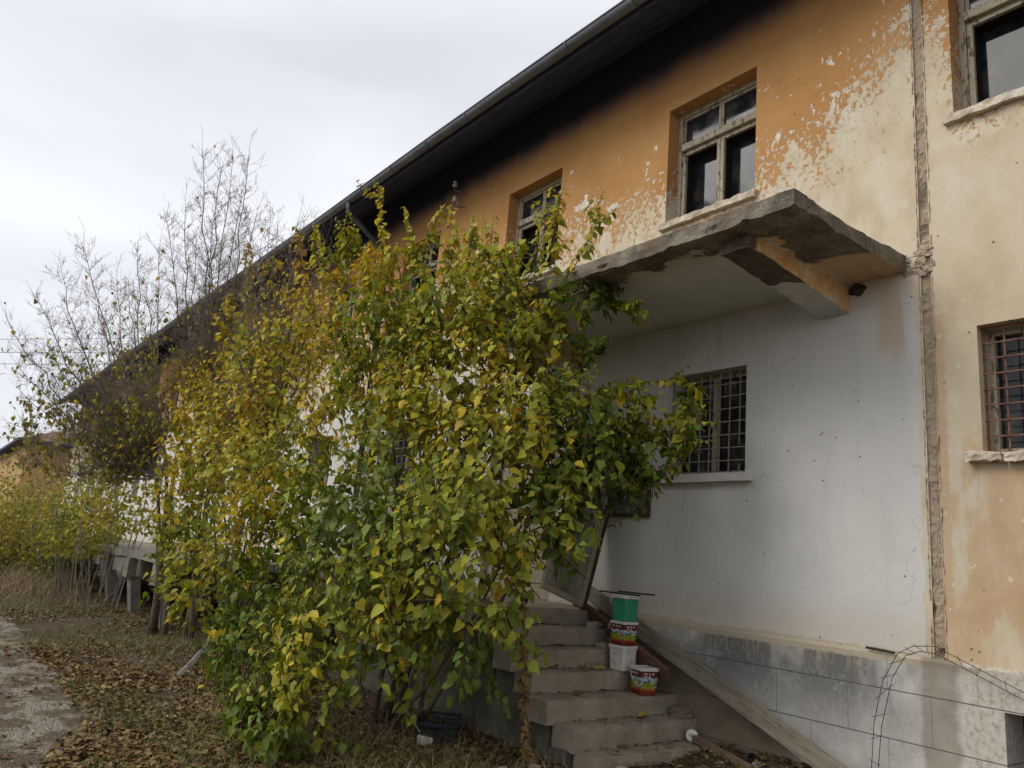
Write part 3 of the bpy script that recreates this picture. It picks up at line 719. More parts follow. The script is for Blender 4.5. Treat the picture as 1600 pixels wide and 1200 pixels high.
# ------------------------------------------------------------------ foliage
def leaf_mesh(name, P, Dn, Nn, S, hue, rnd, mat, parent=None, shape='heart', smooth=True):
    """P base points, Dn direction of the midrib, Nn upper normal, S length; every leaf is folded and curled"""
    P = np.array(P, float); Dn = np.array(Dn, float); Nn = np.array(Nn, float); S = np.array(S, float); n = len(P)
    Dn /= np.linalg.norm(Dn, axis=1)[:, None]; Nn -= Dn*(Nn*Dn).sum(1)[:, None]; Nn /= (np.linalg.norm(Nn, axis=1)[:, None]+1e-9)
    Bn = np.cross(Nn, Dn)
    if shape == 'heart':
        t = np.array([(0,0),(.34,0),(.66,0),(1.02,0),(-.09,.20),(.14,.40),(.46,.39),(.76,.20),(-.09,-.20),(.14,-.40),(.46,-.39),(.76,-.20)])
        q = np.array([(0,4,5,1),(1,5,6,2),(2,6,7,3),(0,1,9,8),(1,2,10,9),(2,3,11,10)])
    else:
        t = np.array([(0,0),(.5,0),(1,0),(.1,.26),(.55,.36),(.1,-.26),(.55,-.36)])
        q = np.array([(0,3,4,1),(1,4,2,2),(0,1,6,5),(1,2,6,6)])
        q = [(0,3,4,1),(1,4,2),(0,1,6,5),(1,2,6)]
    m = len(t)
    fold = rng.uniform(.08, .7, n); curl = rng.uniform(-.1, .75, n); asym = rng.uniform(.82, 1.18, (n, 2)); wid = rng.uniform(.82, 1.15, n)
    jit = rng.normal(0, .038, (n, m, 2))
    u = t[None, :, 0] + jit[:, :, 0]*1.3*(t[None, :, 1] != 0); v = (t[None, :, 1]*rng.uniform(.70, 1.18, (n, m)) + jit[:, :, 1]*(t[None, :, 1] != 0))*wid[:, None]
    v = np.where(v > 0, v*asym[:, :1], v*asym[:, 1:])
    h = np.abs(v)*fold[:, None] - curl[:, None]*u*u*.55 - .25*v*v + jit[:, :, 1]*1.1
    V = P[:, None] + S[:, None, None]*(u[..., None]*Dn[:, None] + v[..., None]*Bn[:, None] + h[..., None]*Nn[:, None])
    if isinstance(q, np.ndarray):
        F = (q[None] + (np.arange(n)*m)[:, None, None]).reshape(-1, q.shape[1]); ls = np.full(len(F), q.shape[1]); flat = F.ravel(); per = len(q)
    else:
        one = np.array([i for f in q for i in f]); lens = np.array([len(f) for f in q])
        flat = (one[None] + (np.arange(n)*m)[:, None]).ravel(); ls = np.tile(lens, n); per = len(q)
    me = bpy.data.meshes.new(name); me.vertices.add(n*m); me.vertices.foreach_set('co', V.reshape(-1))
    me.loops.add(len(flat)); me.loops.foreach_set('vertex_index', flat.astype(np.int32))
    me.polygons.add(len(ls)); me.polygons.foreach_set('loop_start', np.concatenate(([0], np.cumsum(ls)[:-1])).astype(np.int32))
    try: me.polygons.foreach_set('loop_total', ls.astype(np.int32))
    except Exception: pass
    uvl = me.uv_layers.new(name='uv'); UV = np.stack([np.broadcast_to(t[:, 0], (n, m)), np.broadcast_to(t[:, 1], (n, m))], -1).reshape(-1, 2)[flat]
    uvl.data.foreach_set('uv', UV.ravel())
    for nm, arr in (('hue', hue), ('rnd', rnd)):
        a = me.attributes.new(nm, 'FLOAT', 'POINT'); a.data.foreach_set('value', np.repeat(np.array(arr, float), m))
    me.update(calc_edges=True); me.validate()
    if smooth: me.polygons.foreach_set('use_smooth', [True]*len(me.polygons))
    me.materials.append(mat)
    return link(bpy.data.objects.new(name, me), parent)

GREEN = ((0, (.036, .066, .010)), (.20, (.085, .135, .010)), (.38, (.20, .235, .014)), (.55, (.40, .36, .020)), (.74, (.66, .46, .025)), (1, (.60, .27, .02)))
M_LEAF = mat_leaf('mulberry_leaf', GREEN)
M_YLEAF = mat_leaf('yellowing_leaf', ((0, (.06, .085, .015)), (.3, (.16, .18, .022)), (.55, (.40, .34, .035)), (.8, (.60, .45, .07)), (1, (.36, .18, .05))))
M_BARK = simple('brown_bark', (.08, .062, .045), (.18, .145, .105), 30, .9, .8)
M_TWIG = simple('grey_twig_bark', (.135, .108, .092), (.25, .21, .185), 20, .85, .3)
M_GTWIG = simple('olive_twig_bark', (.06, .05, .022), (.14, .12, .055), 20, .8, .3)
def rv(s=1.): return Vector((random.gauss(0, 1), random.gauss(0, 1), random.gauss(0, 1)))*s
def bez(a, b, c, n): return [a.lerp(b, t/n).lerp(b.lerp(c, t/n), t/n) for t in range(n+1)]

class Bush:
    def __init__(s): s.P = []; s.D = []; s.N = []; s.S = []; s.h = []; s.r = []; s.tw = MB(); s.st = MB(); s.stems = []
    def leaf(s, p, d, n, size, hue):
        if p.z < gz(p.x, p.y)+.05: return
        s.P.append(p); s.D.append(d); s.N.append(n); s.S.append(size); s.h.append(min(1, max(0, hue))); s.r.append(random.random())
    def shoot(s, a, b, size, hue0, spacing, centre, up=.12, start=.12, rad=.005, tip_small=True):
        L_ = (b-a).length; mid = (a+b)/2 + Vector((0, 0, up*L_)) + rv(.05*L_)
        pts = bez(a, mid, b, 6)
        s.tw.tube(pts, [rad*(1-.75*i/6) for i in range(7)], 4, False)
        n = max(3, int(L_/spacing)); ph = random.uniform(0, 6.28)
        for i in range(n):
            t = start + (1-start)*(i+random.uniform(-.3, .3))/n; t = min(.999, max(0, t)); q = t*6; j = int(q)
            p = pts[j].lerp(pts[j+1], q-j); ax = (pts[j+1]-pts[j]).normalized()
            side = ax.cross(Vector((0, 0, 1)));
            if side.length < .2: side = ax.cross(Vector((1, .3, 0)))
            side.normalize(); side = Matrix.Rotation(ph + (math.pi if i % 2 else 0) + random.uniform(-.6, .6), 3, ax) @ side
            if side.z < -.3: side.z *= -.5
            sz = size*random.choice((.55, .75, .9, 1., 1.1, 1.25))*random.uniform(.9, 1.1)*(1-.45*t*t if tip_small else 1)
            base = p + side*sz*.32 - Vector((0, 0, sz*.06))
            d = side*.55 + ax*.25 + Vector((0, 0, -.75)) + rv(.22)
            out = (p-centre); out = out.normalized() if out.length > 1e-3 else Vector((0, -1, 0))
            nn = out*.75 + Vector((0, 0, .75)) + side*.35 + rv(.32)
            hue = hue0 + random.gauss(0, .07) + (.30 if random.random() < .09 else 0)
            s.tw.tube([p, base], [.0016, .0012], 3, False)
            s.leaf(base, d, nn, sz, hue)
    def stem(s, base, tip, bend, r0, r1=.006, n=9):
        mid = base.lerp(tip, .5) + bend; pts = bez(base, mid, tip, n)
        pts = [p + rv(.018)*(0 if i in (0,) else 1) for i, p in enumerate(pts)]
        s.st.tube(pts, [r0+(r1-r0)*(i/n)**.8 for i in range(n+1)], 6); s.stems += pts[2:]
        return pts
    def near(s, p):
        return min(s.stems, key=lambda q: (q-p).length + max(0, q.z-p.z)*1.5)

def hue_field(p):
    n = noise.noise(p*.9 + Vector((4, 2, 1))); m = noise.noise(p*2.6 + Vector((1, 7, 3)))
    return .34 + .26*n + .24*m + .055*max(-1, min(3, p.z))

def build_bush(name, base, stems, blobs, shoots, size, label, dens, spacing=.05, cat='shrub', huebias=0, mat=None):
    o = empty(name, base); tag(o, label, cat)
    b = Bush(); base = Vector(base); C0 = sum((Vector(q[:3]) for q in blobs), Vector())/len(blobs)
    for tx, ty, tz, r0 in stems:
        t = Vector((tx, ty, tz)); b.stem(base + Vector((random.uniform(-.28, .28), random.uniform(-.2, .2), -.1)), t, Vector((0, 0, .25*(t-base).length*random.uniform(.2, 1)))+rv(.12), r0)
    for x, y, z, r in blobs:
        c = Vector((x, y, z)); q = b.near(c); b.tw.tube(bez(q, (q+c)/2+rv(.1)+Vector((0,0,.1)), c, 5), [.010, .009, .008, .007, .006, .005], 5, False); b.stems.append(c)
        n = max(5, int(dens*r**1.65))
        for i in range(n):
            d = rv().normalized(); d = (d + Vector((-.0, -.15, .28))).normalized()
            ln = random.uniform(.45, 1.0)*min(.95, max(.5, r*1.1)); f = random.uniform(.80, 1.06)
            e = c + Vector((d.x*r*1.0, d.y*r*.85, d.z*r))*f
            up = (d + Vector((0, 0, .35)) + rv(.35)).normalized(); a = e - up*ln
            if random.random() < .5: a = e - (Vector((0,0,.8))+d*.6+rv(.3)).normalized()*ln
            a.z = max(a.z, gz(a.x, a.y)+.05); e.z = max(e.z, gz(e.x, e.y)+.10)
            if e.x > -6.2 and e.y > -.2: e.y = -.2
            if e.y > -.05: e.y = -.08
            if noise.noise(e*1.25+Vector((3, 3, 9))) < -.36: continue
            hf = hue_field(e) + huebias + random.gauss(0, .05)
            if e.x > -5.3 and e.y > -1.9: hf -= .13*min(1, (e.x+5.3)/.4)  # canopy shade on the right arms, put into the leaf colour as darker green
            b.shoot(a, e, size*random.uniform(.8, 1.15)*(.92 if e.y < -2.8 else 1), hf, spacing, c*.5+C0*.5)
    for a, e in shoots:
        a = Vector(a); e = Vector(e); e.z = max(e.z, -1.5); q = b.near(a); b.tw.tube(bez(q, (q+a)/2+rv(.05), a, 4), [.008, .008, .007, .007, .006], 5, False)
        b.shoot(a, e, size*.95, hue_field(e)+huebias+(.04 if e.y < -1.45 else -.16), spacing*.62, (a+e)/2+Vector((0, .6, -.2)), .05, .0, .006)  # shoots reaching under the canopy get the same shaded green
        for kk in range(int((e-a).length/.22)):
            t = random.uniform(.15, .8); p = a.lerp(e, t); dd = (e-a).normalized()
            b.shoot(p, p+dd*random.uniform(.15, .3)+rv(.10), size*.85, hue_field(e)+huebias-(0 if e.y < -1.45 else .16), spacing*.7, p+Vector((0, .5, 0)), .05, .1, .004)
    b.st.build('stems', M_BARK, o, smooth=True); b.tw.build('twigs', M_GTWIG, o)
    leaf_mesh('foliage', b.P, b.D, b.N, b.S, b.h, b.r, mat or M_LEAF, o)
    print(name, 'leaves', len(b.P)); return o

BA = [(-5.5, -2.95, -0.42, 0.55), (-5.92, -3.3, -1.03, 0.55), (-5.92, -3.5, -1.39, 0.35), (-6.1, -3.0, -0.25, 0.85), (-5.22, -2.7, 0.02, 0.85), (-6.13, -2.5, 0.8, 1.0), (-5.16, -2.2, 0.8, 0.85), (-4.79, -1.8, 0.63, 0.5), (-4.9, -1.6, 1.21, 0.6), (-4.63, -1.2, 1.09, 0.38), (-4.36, -0.9, 1.17, 0.28), (-4.43, -0.7, 1.56, 0.2), (-4.67, -1.1, 0.8, 0.28), (-5.16, -1.8, 1.72, 0.65), (-5.98, -2.1, 1.97, 0.95), (-5.02, -1.75, 2.31, 0.3), (-4.92, -1.3, 2.54, 0.2), (-7.08, -2.4, 1.94, 0.9), (-7.56, -2.2, 2.98, 0.6), (-8.92, -2.2, 3.66, 0.4), (-6.66, -2.0, 2.96, 0.55), (-5.76, -1.8, 2.66, 0.5), (-7.4, -3.0, 0.28, 0.7), (-7.82, -3.1, -0.56, 0.5), (-4.9, -2.1, 0.12, 0.22), (-4.8, -1.8, 0.3, 0.2), (-8.06, -3.2, -1.02, 0.4), (-4.57, -2.4, -0.38, 0.22), (-6.67, -3.1, -0.62, 0.6), (-7.2,-3.3,-1.05,.45), (-6.3,-3.6,-1.3,.3), (-4.6,-1.5,.9,.4), (-4.55,-1.3,1.35,.33), (-6.5,-2.2,.2,.5), (-4.9,-1.9,1.0,.5)]
BB = [(-9.3, -2.8, 1.87, 1.0), (-8.87, -2.6, 2.67, 0.8), (-11.45, -2.6, 3.19, 0.6), (-10.54, -3.0, 1.11, 0.8), (-8.26, -3.0, 0.69, 0.8), (-10.39, -3.1, 0.01, 0.5), (-8.59, -3.1, -0.15, 0.6), (-10.53, -3.2, -0.56, 0.35), (-13.2, -2.7, 2.84, 0.6), (-10.36, -2.5, 3.67, 0.35), (-9.4,-3.2,-.4,.6), (-10.2,-3.1,.6,.6), (-9.2,-3.,1.0,.8), (-11.2,-2.9,1.8,.7), (-12.0,-2.8,2.4,.55), (-7.9,-2.5,1.6,.6), (-7.9,-2.6,1.1,.7), (-7.7,-2.5,2.2,.6), (-12.4,-2.9,1.5,.5), (-11.3,-3.0,.5,.6), (-11.6,-2.9,1.9,.6), (-10.6,-3.2,-.1,.5), (-10.9,-3.1,.9,.5)]
SH = [((-7.4, -2.3, 3.06), (-7.9, -2.3, 4.26)), ((-6.99, -2.2, 2.99), (-7.45, -2.2, 3.88)), ((-6.49, -2.1, 2.89), (-6.53, -2.1, 3.64)), ((-6.11, -2.1, 2.72), (-6.11, -2.1, 3.41)), ((-5.91, -2.0, 2.63), (-5.89, -2.0, 3.34)), ((-5.59, -1.7, 2.71), (-5.35, -1.7, 3.63)), ((-5.3, -1.7, 2.7), (-5.2, -1.7, 3.53)), ((-5.13, -1.6, 2.63), (-4.74, -1.6, 3.36)), ((-9.18, -2.4, 3.4), (-9.65, -2.4, 4.29)), ((-8.68, -2.3, 3.57), (-8.8, -2.3, 4.26)), ((-6.97, -2.15, 3.15), (-6.69, -2.15, 3.66)), ((-5.69, -0.9, 1.4), (-3.98, -0.9, 1.09)), ((-5.74, -0.7, 1.71), (-4.33, -0.7, 1.67)), ((-5.31, -1.3, 2.05), (-4.88, -1.3, 2.06)), ((-5.68, -1.2, 2.75), (-4.5, -1.2, 2.23)), ((-5.7, -1.2, 2.89), (-4.74, -1.2, 2.62)), ((-5.07, -1.0, 0.67), (-4.36, -1.0, 0.8)), ((-5.35, -1.4, 1.71), (-4.85, -1.4, 1.94)), ((-5.59, -3.5, -0.97), (-6.77, -3.5, -1.5)), ((-7.15, -3.2, -0.67), (-8.6, -3.2, -1.03)), ((-4.67, -2.0, 0.25), (-4.25, -2.0, 0.07)), ((-4.93, -2.5, -0.28), (-4.48, -2.5, -0.59)), ((-5.05, -2.3, -0.3), (-4.98, -2.2, -1.05)), ((-5.5, -2.3, -0.3), (-5.42, -2.15, -1.15)), ((-5.9, -2.3, -0.4), (-5.8, -2.2, -1.2)), ((-5.3, -2.6, -0.3), (-5.2, -2.6, -.8)), ((-5.9, -3.6, -1.11), (-6.79, -3.6, -1.42)), ((-5.35, -3.7, -1.22), (-5.69, -3.7, -1.5)), ((-4.88, -2.4, -0.41), (-4.95, -2.4, -0.98))]
SB = [((-9.84, -2.4, 3.47), (-10.4, -2.4, 4.48)), ((-11.79, -2.5, 3.6), (-12.35, -2.5, 4.77)), ((-9.52, -3.1, -0.12), (-11.76, -3.1, -0.23)), ((-9.2, -3.2, -.5), (-10.43, -3.2, -1.13)), ((-12.6, -2.6, 2.6), (-13.9, -2.8, 2.5))]
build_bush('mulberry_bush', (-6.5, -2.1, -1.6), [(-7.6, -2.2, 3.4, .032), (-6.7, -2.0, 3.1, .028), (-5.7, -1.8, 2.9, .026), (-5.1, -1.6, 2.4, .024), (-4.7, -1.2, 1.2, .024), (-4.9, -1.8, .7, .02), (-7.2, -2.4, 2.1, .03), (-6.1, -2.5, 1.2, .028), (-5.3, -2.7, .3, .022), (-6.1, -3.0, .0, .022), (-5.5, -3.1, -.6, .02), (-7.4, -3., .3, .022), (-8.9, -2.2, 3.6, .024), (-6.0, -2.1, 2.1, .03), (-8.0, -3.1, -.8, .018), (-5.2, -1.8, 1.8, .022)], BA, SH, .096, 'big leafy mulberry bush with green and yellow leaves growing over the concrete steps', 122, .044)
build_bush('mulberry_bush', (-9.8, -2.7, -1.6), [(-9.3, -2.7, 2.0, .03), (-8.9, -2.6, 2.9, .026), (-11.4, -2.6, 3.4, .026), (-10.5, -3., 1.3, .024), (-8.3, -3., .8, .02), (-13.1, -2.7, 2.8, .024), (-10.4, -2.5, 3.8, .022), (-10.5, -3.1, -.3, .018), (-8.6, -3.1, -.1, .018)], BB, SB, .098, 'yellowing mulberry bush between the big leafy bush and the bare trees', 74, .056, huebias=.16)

# ------------------------------------------------------------------ bare trees
def bare_tree(base, fork, tips, label, seed, leafy=.5, trunks=3, twr=.0045, reach=.93):
    random.seed(seed); o = empty('bare_tree', base); tag(o, label, 'tree', None)
    base = Vector(base); T = MB(); Bm = MB(); Wm = MB(); lf = Bush()
    forks = []
    for i in range(trunks):
        f = Vector(fork) + Vector((random.uniform(-.35, .35), random.uniform(-.3, .3), random.uniform(-.3, .4))); b0 = base + Vector((random.uniform(-.18, .18), random.uniform(-.15, .15), -.1))
        p = bez(b0, b0.lerp(f, .5)+rv(.10), f, 7); p = [q + rv(.012) for q in p]; T.tube(p, [.050-.026*j/7 for j in range(8)], 8); forks.append(f)
    def twig(a, d, ln, r, lev):
        n = 4; pts = [a]; cur = a.copy(); dd = d.normalized()
        for i in range(n):
            dd = (dd + Vector((0, 0, .13)) + rv(.10)).normalized(); cur = cur + dd*ln/n; pts.append(cur.copy())
        Wm.tube(pts, [max(.0016, r*(1-.7*i/n)) for i in range(n+1)], 3, False)
        if lev > 0:
            k = random.randint(2, 5)
            for _ in range(k):
                t = random.randint(0, n-1); q = pts[t].lerp(pts[t+1], random.random()); ax = (pts[t+1]-pts[t]).normalized()
                s_ = ax.cross(rv()).normalized(); twig(q, ax*.8+s_*random.uniform(.5, .9), ln*random.uniform(.35, .62), r*.62, lev-1)
        for i in range(n+1):
            if random.random() < .55*leafy*(.4 if pts[i].y < -3.9 else 1)*(.34 if pts[i].z < 1.8 else .13 if pts[i].z < 2.8 else .03 if pts[i].z < 3.8 else .006):
                q = pts[i] + rv(.01); lf.leaf(q, Vector((0, 0, -1))+rv(.4), Vector((0, -.4, .5))+rv(.6), random.uniform(.045, .085), random.gauss(.55, .18))
    for tip in tips:
        tip = Vector(base).lerp(Vector(tip), reach); f = min(forks, key=lambda q: (Vector((q.x, q.y, 0))-Vector((tip.x, tip.y, 0))).length + random.uniform(0, .3)); v = tip-f
        mid = f + v*.42 + Vector((v.x*.12, v.y*.12, -.06*v.length)) + rv(.06); n = 12; pts = bez(f, mid, tip, n)
        pts = [p + rv(.022)*min(1, i*.4) for i, p in enumerate(pts)]
        Bm.tube(pts, [.016*(1-i/n)**.85+.003 for i in range(n+1)], 6, False)
        ln0 = v.length
        for i in range(1, n):
            for _ in range(random.randint(6, 9)):
                q = pts[i].lerp(pts[i+1], random.random()); ax = (pts[i+1]-pts[i]).normalized(); s_ = ax.cross(rv()).normalized()
                twig(q, ax*.55+s_*random.uniform(.6, 1.2), random.uniform(.2, .75)*(1.15-.75*i/n), twr*(1.1-.4*i/n), 2 if random.random() < .7 else 1)
        twig(pts[-1], ax, .35, .0035, 1)
    T.build('trunk', M_BARK, o, smooth=True); Bm.build('limbs', M_TWIG, o, smooth=True); Wm.build('twigs', M_TWIG, o)
    if lf.P: leaf_mesh('foliage', lf.P, lf.D, lf.N, lf.S, lf.h, lf.r, M_YLEAF, o)
    print('bare', len(Wm.f), len(lf.P))
T1 = [(-13.87, -5.55, 3.2), (-14.64, -5.13, 1.65), (-14.69, -5.22, 3.93), (-14.93, -4.95, 4.66), (-12.98, -4.88, 4.54), (-13.25, -4.28, 4.29), (-13.48, -3.97, 4.91), (-13.74, -3.62, 5.3), (-13.87, -5.28, 2.5), (-14.74, -5.07, 1.15), (-14.01, -4.34, 4.02), (-14.2, -3.86, 4.34), (-13.83, -5.08, 2.08), (-13.83, -4.72, 3.43), (-14.69, -4.94, 3.22), (-14.87, -4.15, 2.76), (-12.4, -3.91, 4.06)]
T2 = [(-11.64, -3.55, 5.76), (-12.01, -3.21, 5.83), (-12.34, -2.94, 6.19), (-11.2, -2.99, 5.82), (-12.43, -3.51, 5.13), (-12.36, -2.73, 5.58), (-11.68, -3.24, 4.82), (-12.64, -3.69, 4.86), (-12.93, -3.15, 4.68), (-11.28, -2.74, 4.87)]
T3 = [(-9.76, -3.03, 4.69), (-10.07, -2.79, 4.8), (-10.21, -2.46, 5.23), (-9.44, -2.6, 4.7), (-10.26, -2.96, 4.56), (-9.99, -2.08, 4.99), (-9.2, -2.17, 4.4), (-10.05, -2.59, 4.33), (-10.91, -2.92, 3.98), (-9.47, -2.35, 3.95)]
bare_tree((-13.0, -2.7, -1.55), (-12.7, -2.9, 1.0), T1, 'nearly bare spreading tree whose twigs fan out left over the sky beside the loading dock', 11, .5, 4)
bare_tree((-12.3, -2.2, -1.55), (-12.1, -2.6, 1.6), T2, 'tallest bare tree, its straight upright twigs rising above the eave', 12, .35, 3, reach=.99)
bare_tree((-10.9, -2.0, -1.55), (-10.7, -2.3, 1.0), T3, 'thin bare sapling with upright twigs crossing the gutter behind the yellowing bush', 13, .45, 2, reach=.9)

# ------------------------------------------------------------------ hedge of shrubs beyond
random.seed(5)
def shrub(c, r, h, label, hb, nl, zmin=-9, ns=46):
    o = empty('shrub', (c[0], c[1], -1.53)); tag(o, label, 'shrub', 'yellowing shrubs at the end of the yard')
    b = Bush(); top = Vector((c[0], c[1], -1.5+h*.55))
    for i in range(ns):
        a = random.uniform(0, 6.28); rr = r*math.sqrt(random.random()); z = -1.5 + h*random.uniform(.55, 1.05)*(1-.35*(rr/r)**2)
        tip = Vector((c[0]+rr*math.cos(a), c[1]+rr*math.sin(a), z)); p0 = Vector((c[0]+.35*rr*math.cos(a), c[1]+.35*rr*math.sin(a), -1.6))
        pts = bez(p0, p0.lerp(tip, .5)+rv(.15 if ns > 20 else .32), tip, 7); b.st.tube(pts, [.018*(1-i_/8.) for i_ in range(8)], 4, False)
        for _ in range(nl//ns):
            t = random.uniform(.12, 1)*6.99; j = int(t); p = pts[j].lerp(pts[j+1], t-j) + rv(.17)
            if p.z < zmin or p.y > -.1: continue
            hf = .42 + .28*noise.noise(p*.8) + .2*noise.noise(p*2.5) + hb + random.gauss(0, .1)
            b.leaf(p, rv(.5)+Vector((0, 0, -.5)), (p-top).normalized()+Vector((0, 0, .6))+rv(.4), random.uniform(.06, .11), hf)
    b.st.build('stems', M_TWIG, o); leaf_mesh('foliage', b.P, b.D, b.N, b.S, b.h, b.r, M_YLEAF, o, 'oval')
for c, r, h, lb, hb, nl in (((-22.3, -3.9), 1.2, 3.0, 'yellow green shrub standing nearest the end of the loading dock', .16, 3600), ((-24.5, -5.2), 1.5, 3.3, 'brightest yellow shrub at the left edge behind the dry grass', .26, 3600), ((-27, -3.2), 1.7, 3.5, 'olive shrub between the loading dock and the distant ochre building', -.05, 2800),
    ((-30.5, -4.6), 1.9, 3.7, 'furthest olive shrub in front of the distant tiled roof', .0, 2200), ((-20.2, -2.9), 1.1, 3.3, 'dark green shrub growing against the dock edge', -.08, 3400)):
    shrub(c, r, h, lb, hb, nl)
shrub((-18.4, -3.0), 1.0, 3.3, 'slender yellow green shrub in front of the middle of the dock', .06, 2200, -.7, 13)
shrub((-16.3, -2.8), .8, 3.4, 'thin leggy shrub in front of the dock beside the bare trees', .10, 1700, -.1, 11)

# ------------------------------------------------------------------ litter, grass, weeds
def mat_litter():
    return mat_leaf('dry_fallen_leaf', ((0, (.05, .021, .012)), (.35, (.125, .050, .027)), (.6, (.21, .098, .048)), (.8, (.28, .17, .075)), (.93, (.40, .26, .05)), (1, (.45, .30, .04))), .12)
M_LIT = mat_litter()
P=[];Dd=[];Nn=[];S=[];H=[];Rr=[]
for i in range(150000):
    x = -3.2 - 17*random.random()**1.5; y = random.uniform(-6.2, -.1)
    if y > -1.55 and x > -9.3: continue
    dn = noise.noise(Vector((x*.6, y*.6, 8)))
    pe_ = path_edge(x)
    if y < pe_ - .08 and random.random() > .03 + .35*max(0, dn): continue
    if random.random() > .85+1.8*dn + .9*noise.noise(Vector((x*2.3, y*2.3, 4))) - (.35 if x < -9.5 else 0): continue
    if x < -12 and random.random() < .6: continue
    z = gz(x, y)+random.uniform(.004, .03)
    P.append((x, y, z)); a = random.uniform(0, 6.28); Dd.append((math.cos(a), math.sin(a), random.uniform(-.35, .45))); Nn.append((random.gauss(0, .5), random.gauss(0, .5), 1)); S.append(random.uniform(.024, .066)); H.append(min(1, max(0, random.gauss(.36, .2)+(.35 if random.random() < .05 else 0)))); Rr.append(random.random())
tag(leaf_mesh('leaf_litter', P, Dd, Nn, S, H, Rr, M_LIT, None, 'oval'), 'brown fallen leaves covering the yard', 'leaf litter', None, 'stuff')
def mat_grass(nm, a, b):
    k = NT(nm, .8); at = k.n('Attribute'); at.attribute_name = 'rnd'; k.color(k.ramp(at.outputs['Fac'], (0, a), (1, b))); return k.m
def blades(name, pts, mat, label, cat='grass'):
    """pts: x, y, height, lean, width"""
    n = len(pts); A = np.array(pts); m = 7
    ang = rng.uniform(0, 6.28, n); la = rng.uniform(0, 6.28, n); V = np.zeros((n, 7, 3))
    z0 = np.array([gz(p[0], p[1]) for p in pts]); 
    for i, (t, s_) in enumerate(((0, -1), (0, 1), (.4, -1), (.4, 1), (.75, -1), (.75, 1), (1, 0))):
        bend = A[:, 3]*t*t
        V[:, i, 0] = A[:, 0] + np.cos(la)*bend*A[:, 2] + np.cos(ang)*A[:, 4]*s_*(1-t*.6)*.5
        V[:, i, 1] = A[:, 1] + np.sin(la)*bend*A[:, 2] + np.sin(ang)*A[:, 4]*s_*(1-t*.6)*.5
        V[:, i, 2] = z0 + A[:, 2]*t*(1-.35*A[:, 3]*t) - .01
    one = np.array([0,1,3,2, 2,3,5,4, 4,5,6]); lens = np.array([4,4,3]); flat = (one[None]+(np.arange(n)*7)[:, None]).ravel(); ls = np.tile(lens, n)
    me = bpy.data.meshes.new(name); me.vertices.add(n*7); me.vertices.foreach_set('co', V.reshape(-1)); me.loops.add(len(flat)); me.loops.foreach_set('vertex_index', flat.astype(np.int32))
    me.polygons.add(len(ls)); me.polygons.foreach_set('loop_start', np.concatenate(([0], np.cumsum(ls)[:-1])).astype(np.int32))
    a = me.attributes.new('rnd', 'FLOAT', 'POINT'); a.data.foreach_set('value', np.repeat(rng.random(n), 7))
    me.update(calc_edges=True); me.validate(); me.materials.append(mat); o = link(bpy.data.objects.new(name, me)); tag(o, label, cat, None, 'stuff'); return o
pts = []
for i in range(60000):
    x = -5 - 20*random.random()**1.3; y = random.uniform(-6.5, -2.0)
    if noise.noise(Vector((x*.45, y*.45, 2))) + .3*noise.noise(Vector((x*2, y*2, 2))) < .02: continue
    if y < path_edge(x)-.1 and random.random() < .8: continue
    pts.append((x, y, random.uniform(.04, .14), random.uniform(.2, 1.2), .005))
blades('grass', pts, mat_grass('short_grass', (.06, .075, .02), (.26, .24, .09)), 'short dull grass among the fallen leaves')
pts = []
for i in range(17000):
    x = random.uniform(-26, -14.8); y = random.uniform(-6.8, -2.7); d = noise.noise(Vector((x*.5, y*.5, 12)))
    edge = (-15.2-x)/4
    if random.random() > min(1, max(.06, edge))*(.6+d): continue
    pts.append((x, y, random.uniform(.25, .8)*min(1.2, .45+edge*.5), random.uniform(.2, 1.2), .007))
blades('dry_grass', pts, mat_grass('dry_straw', (.13, .085, .045), (.40, .31, .18)), 'tall dry straw coloured grass in front of the far shrubs')
pts = []
for i in range(2600):
    x = random.uniform(-6.6, -4.2); y = random.uniform(-3.3, -1.55) 
    if random.random() > .5+.5*noise.noise(Vector((x*2, y*2, 6))): continue
    pts.append((x, y, random.uniform(.06, .30), random.uniform(.2, 1.4), .0035))
for i in range(1500):
    x = random.uniform(-12, -6.5); y = random.uniform(-3.6, -2.2); pts.append((x, y, random.uniform(.05, .3), random.uniform(.3, 1.6), .0035))
blades('dry_weeds', pts, mat_grass('dead_stalks', (.13, .09, .05), (.45, .36, .22)), 'thin dead weed stalks at the foot of the steps')

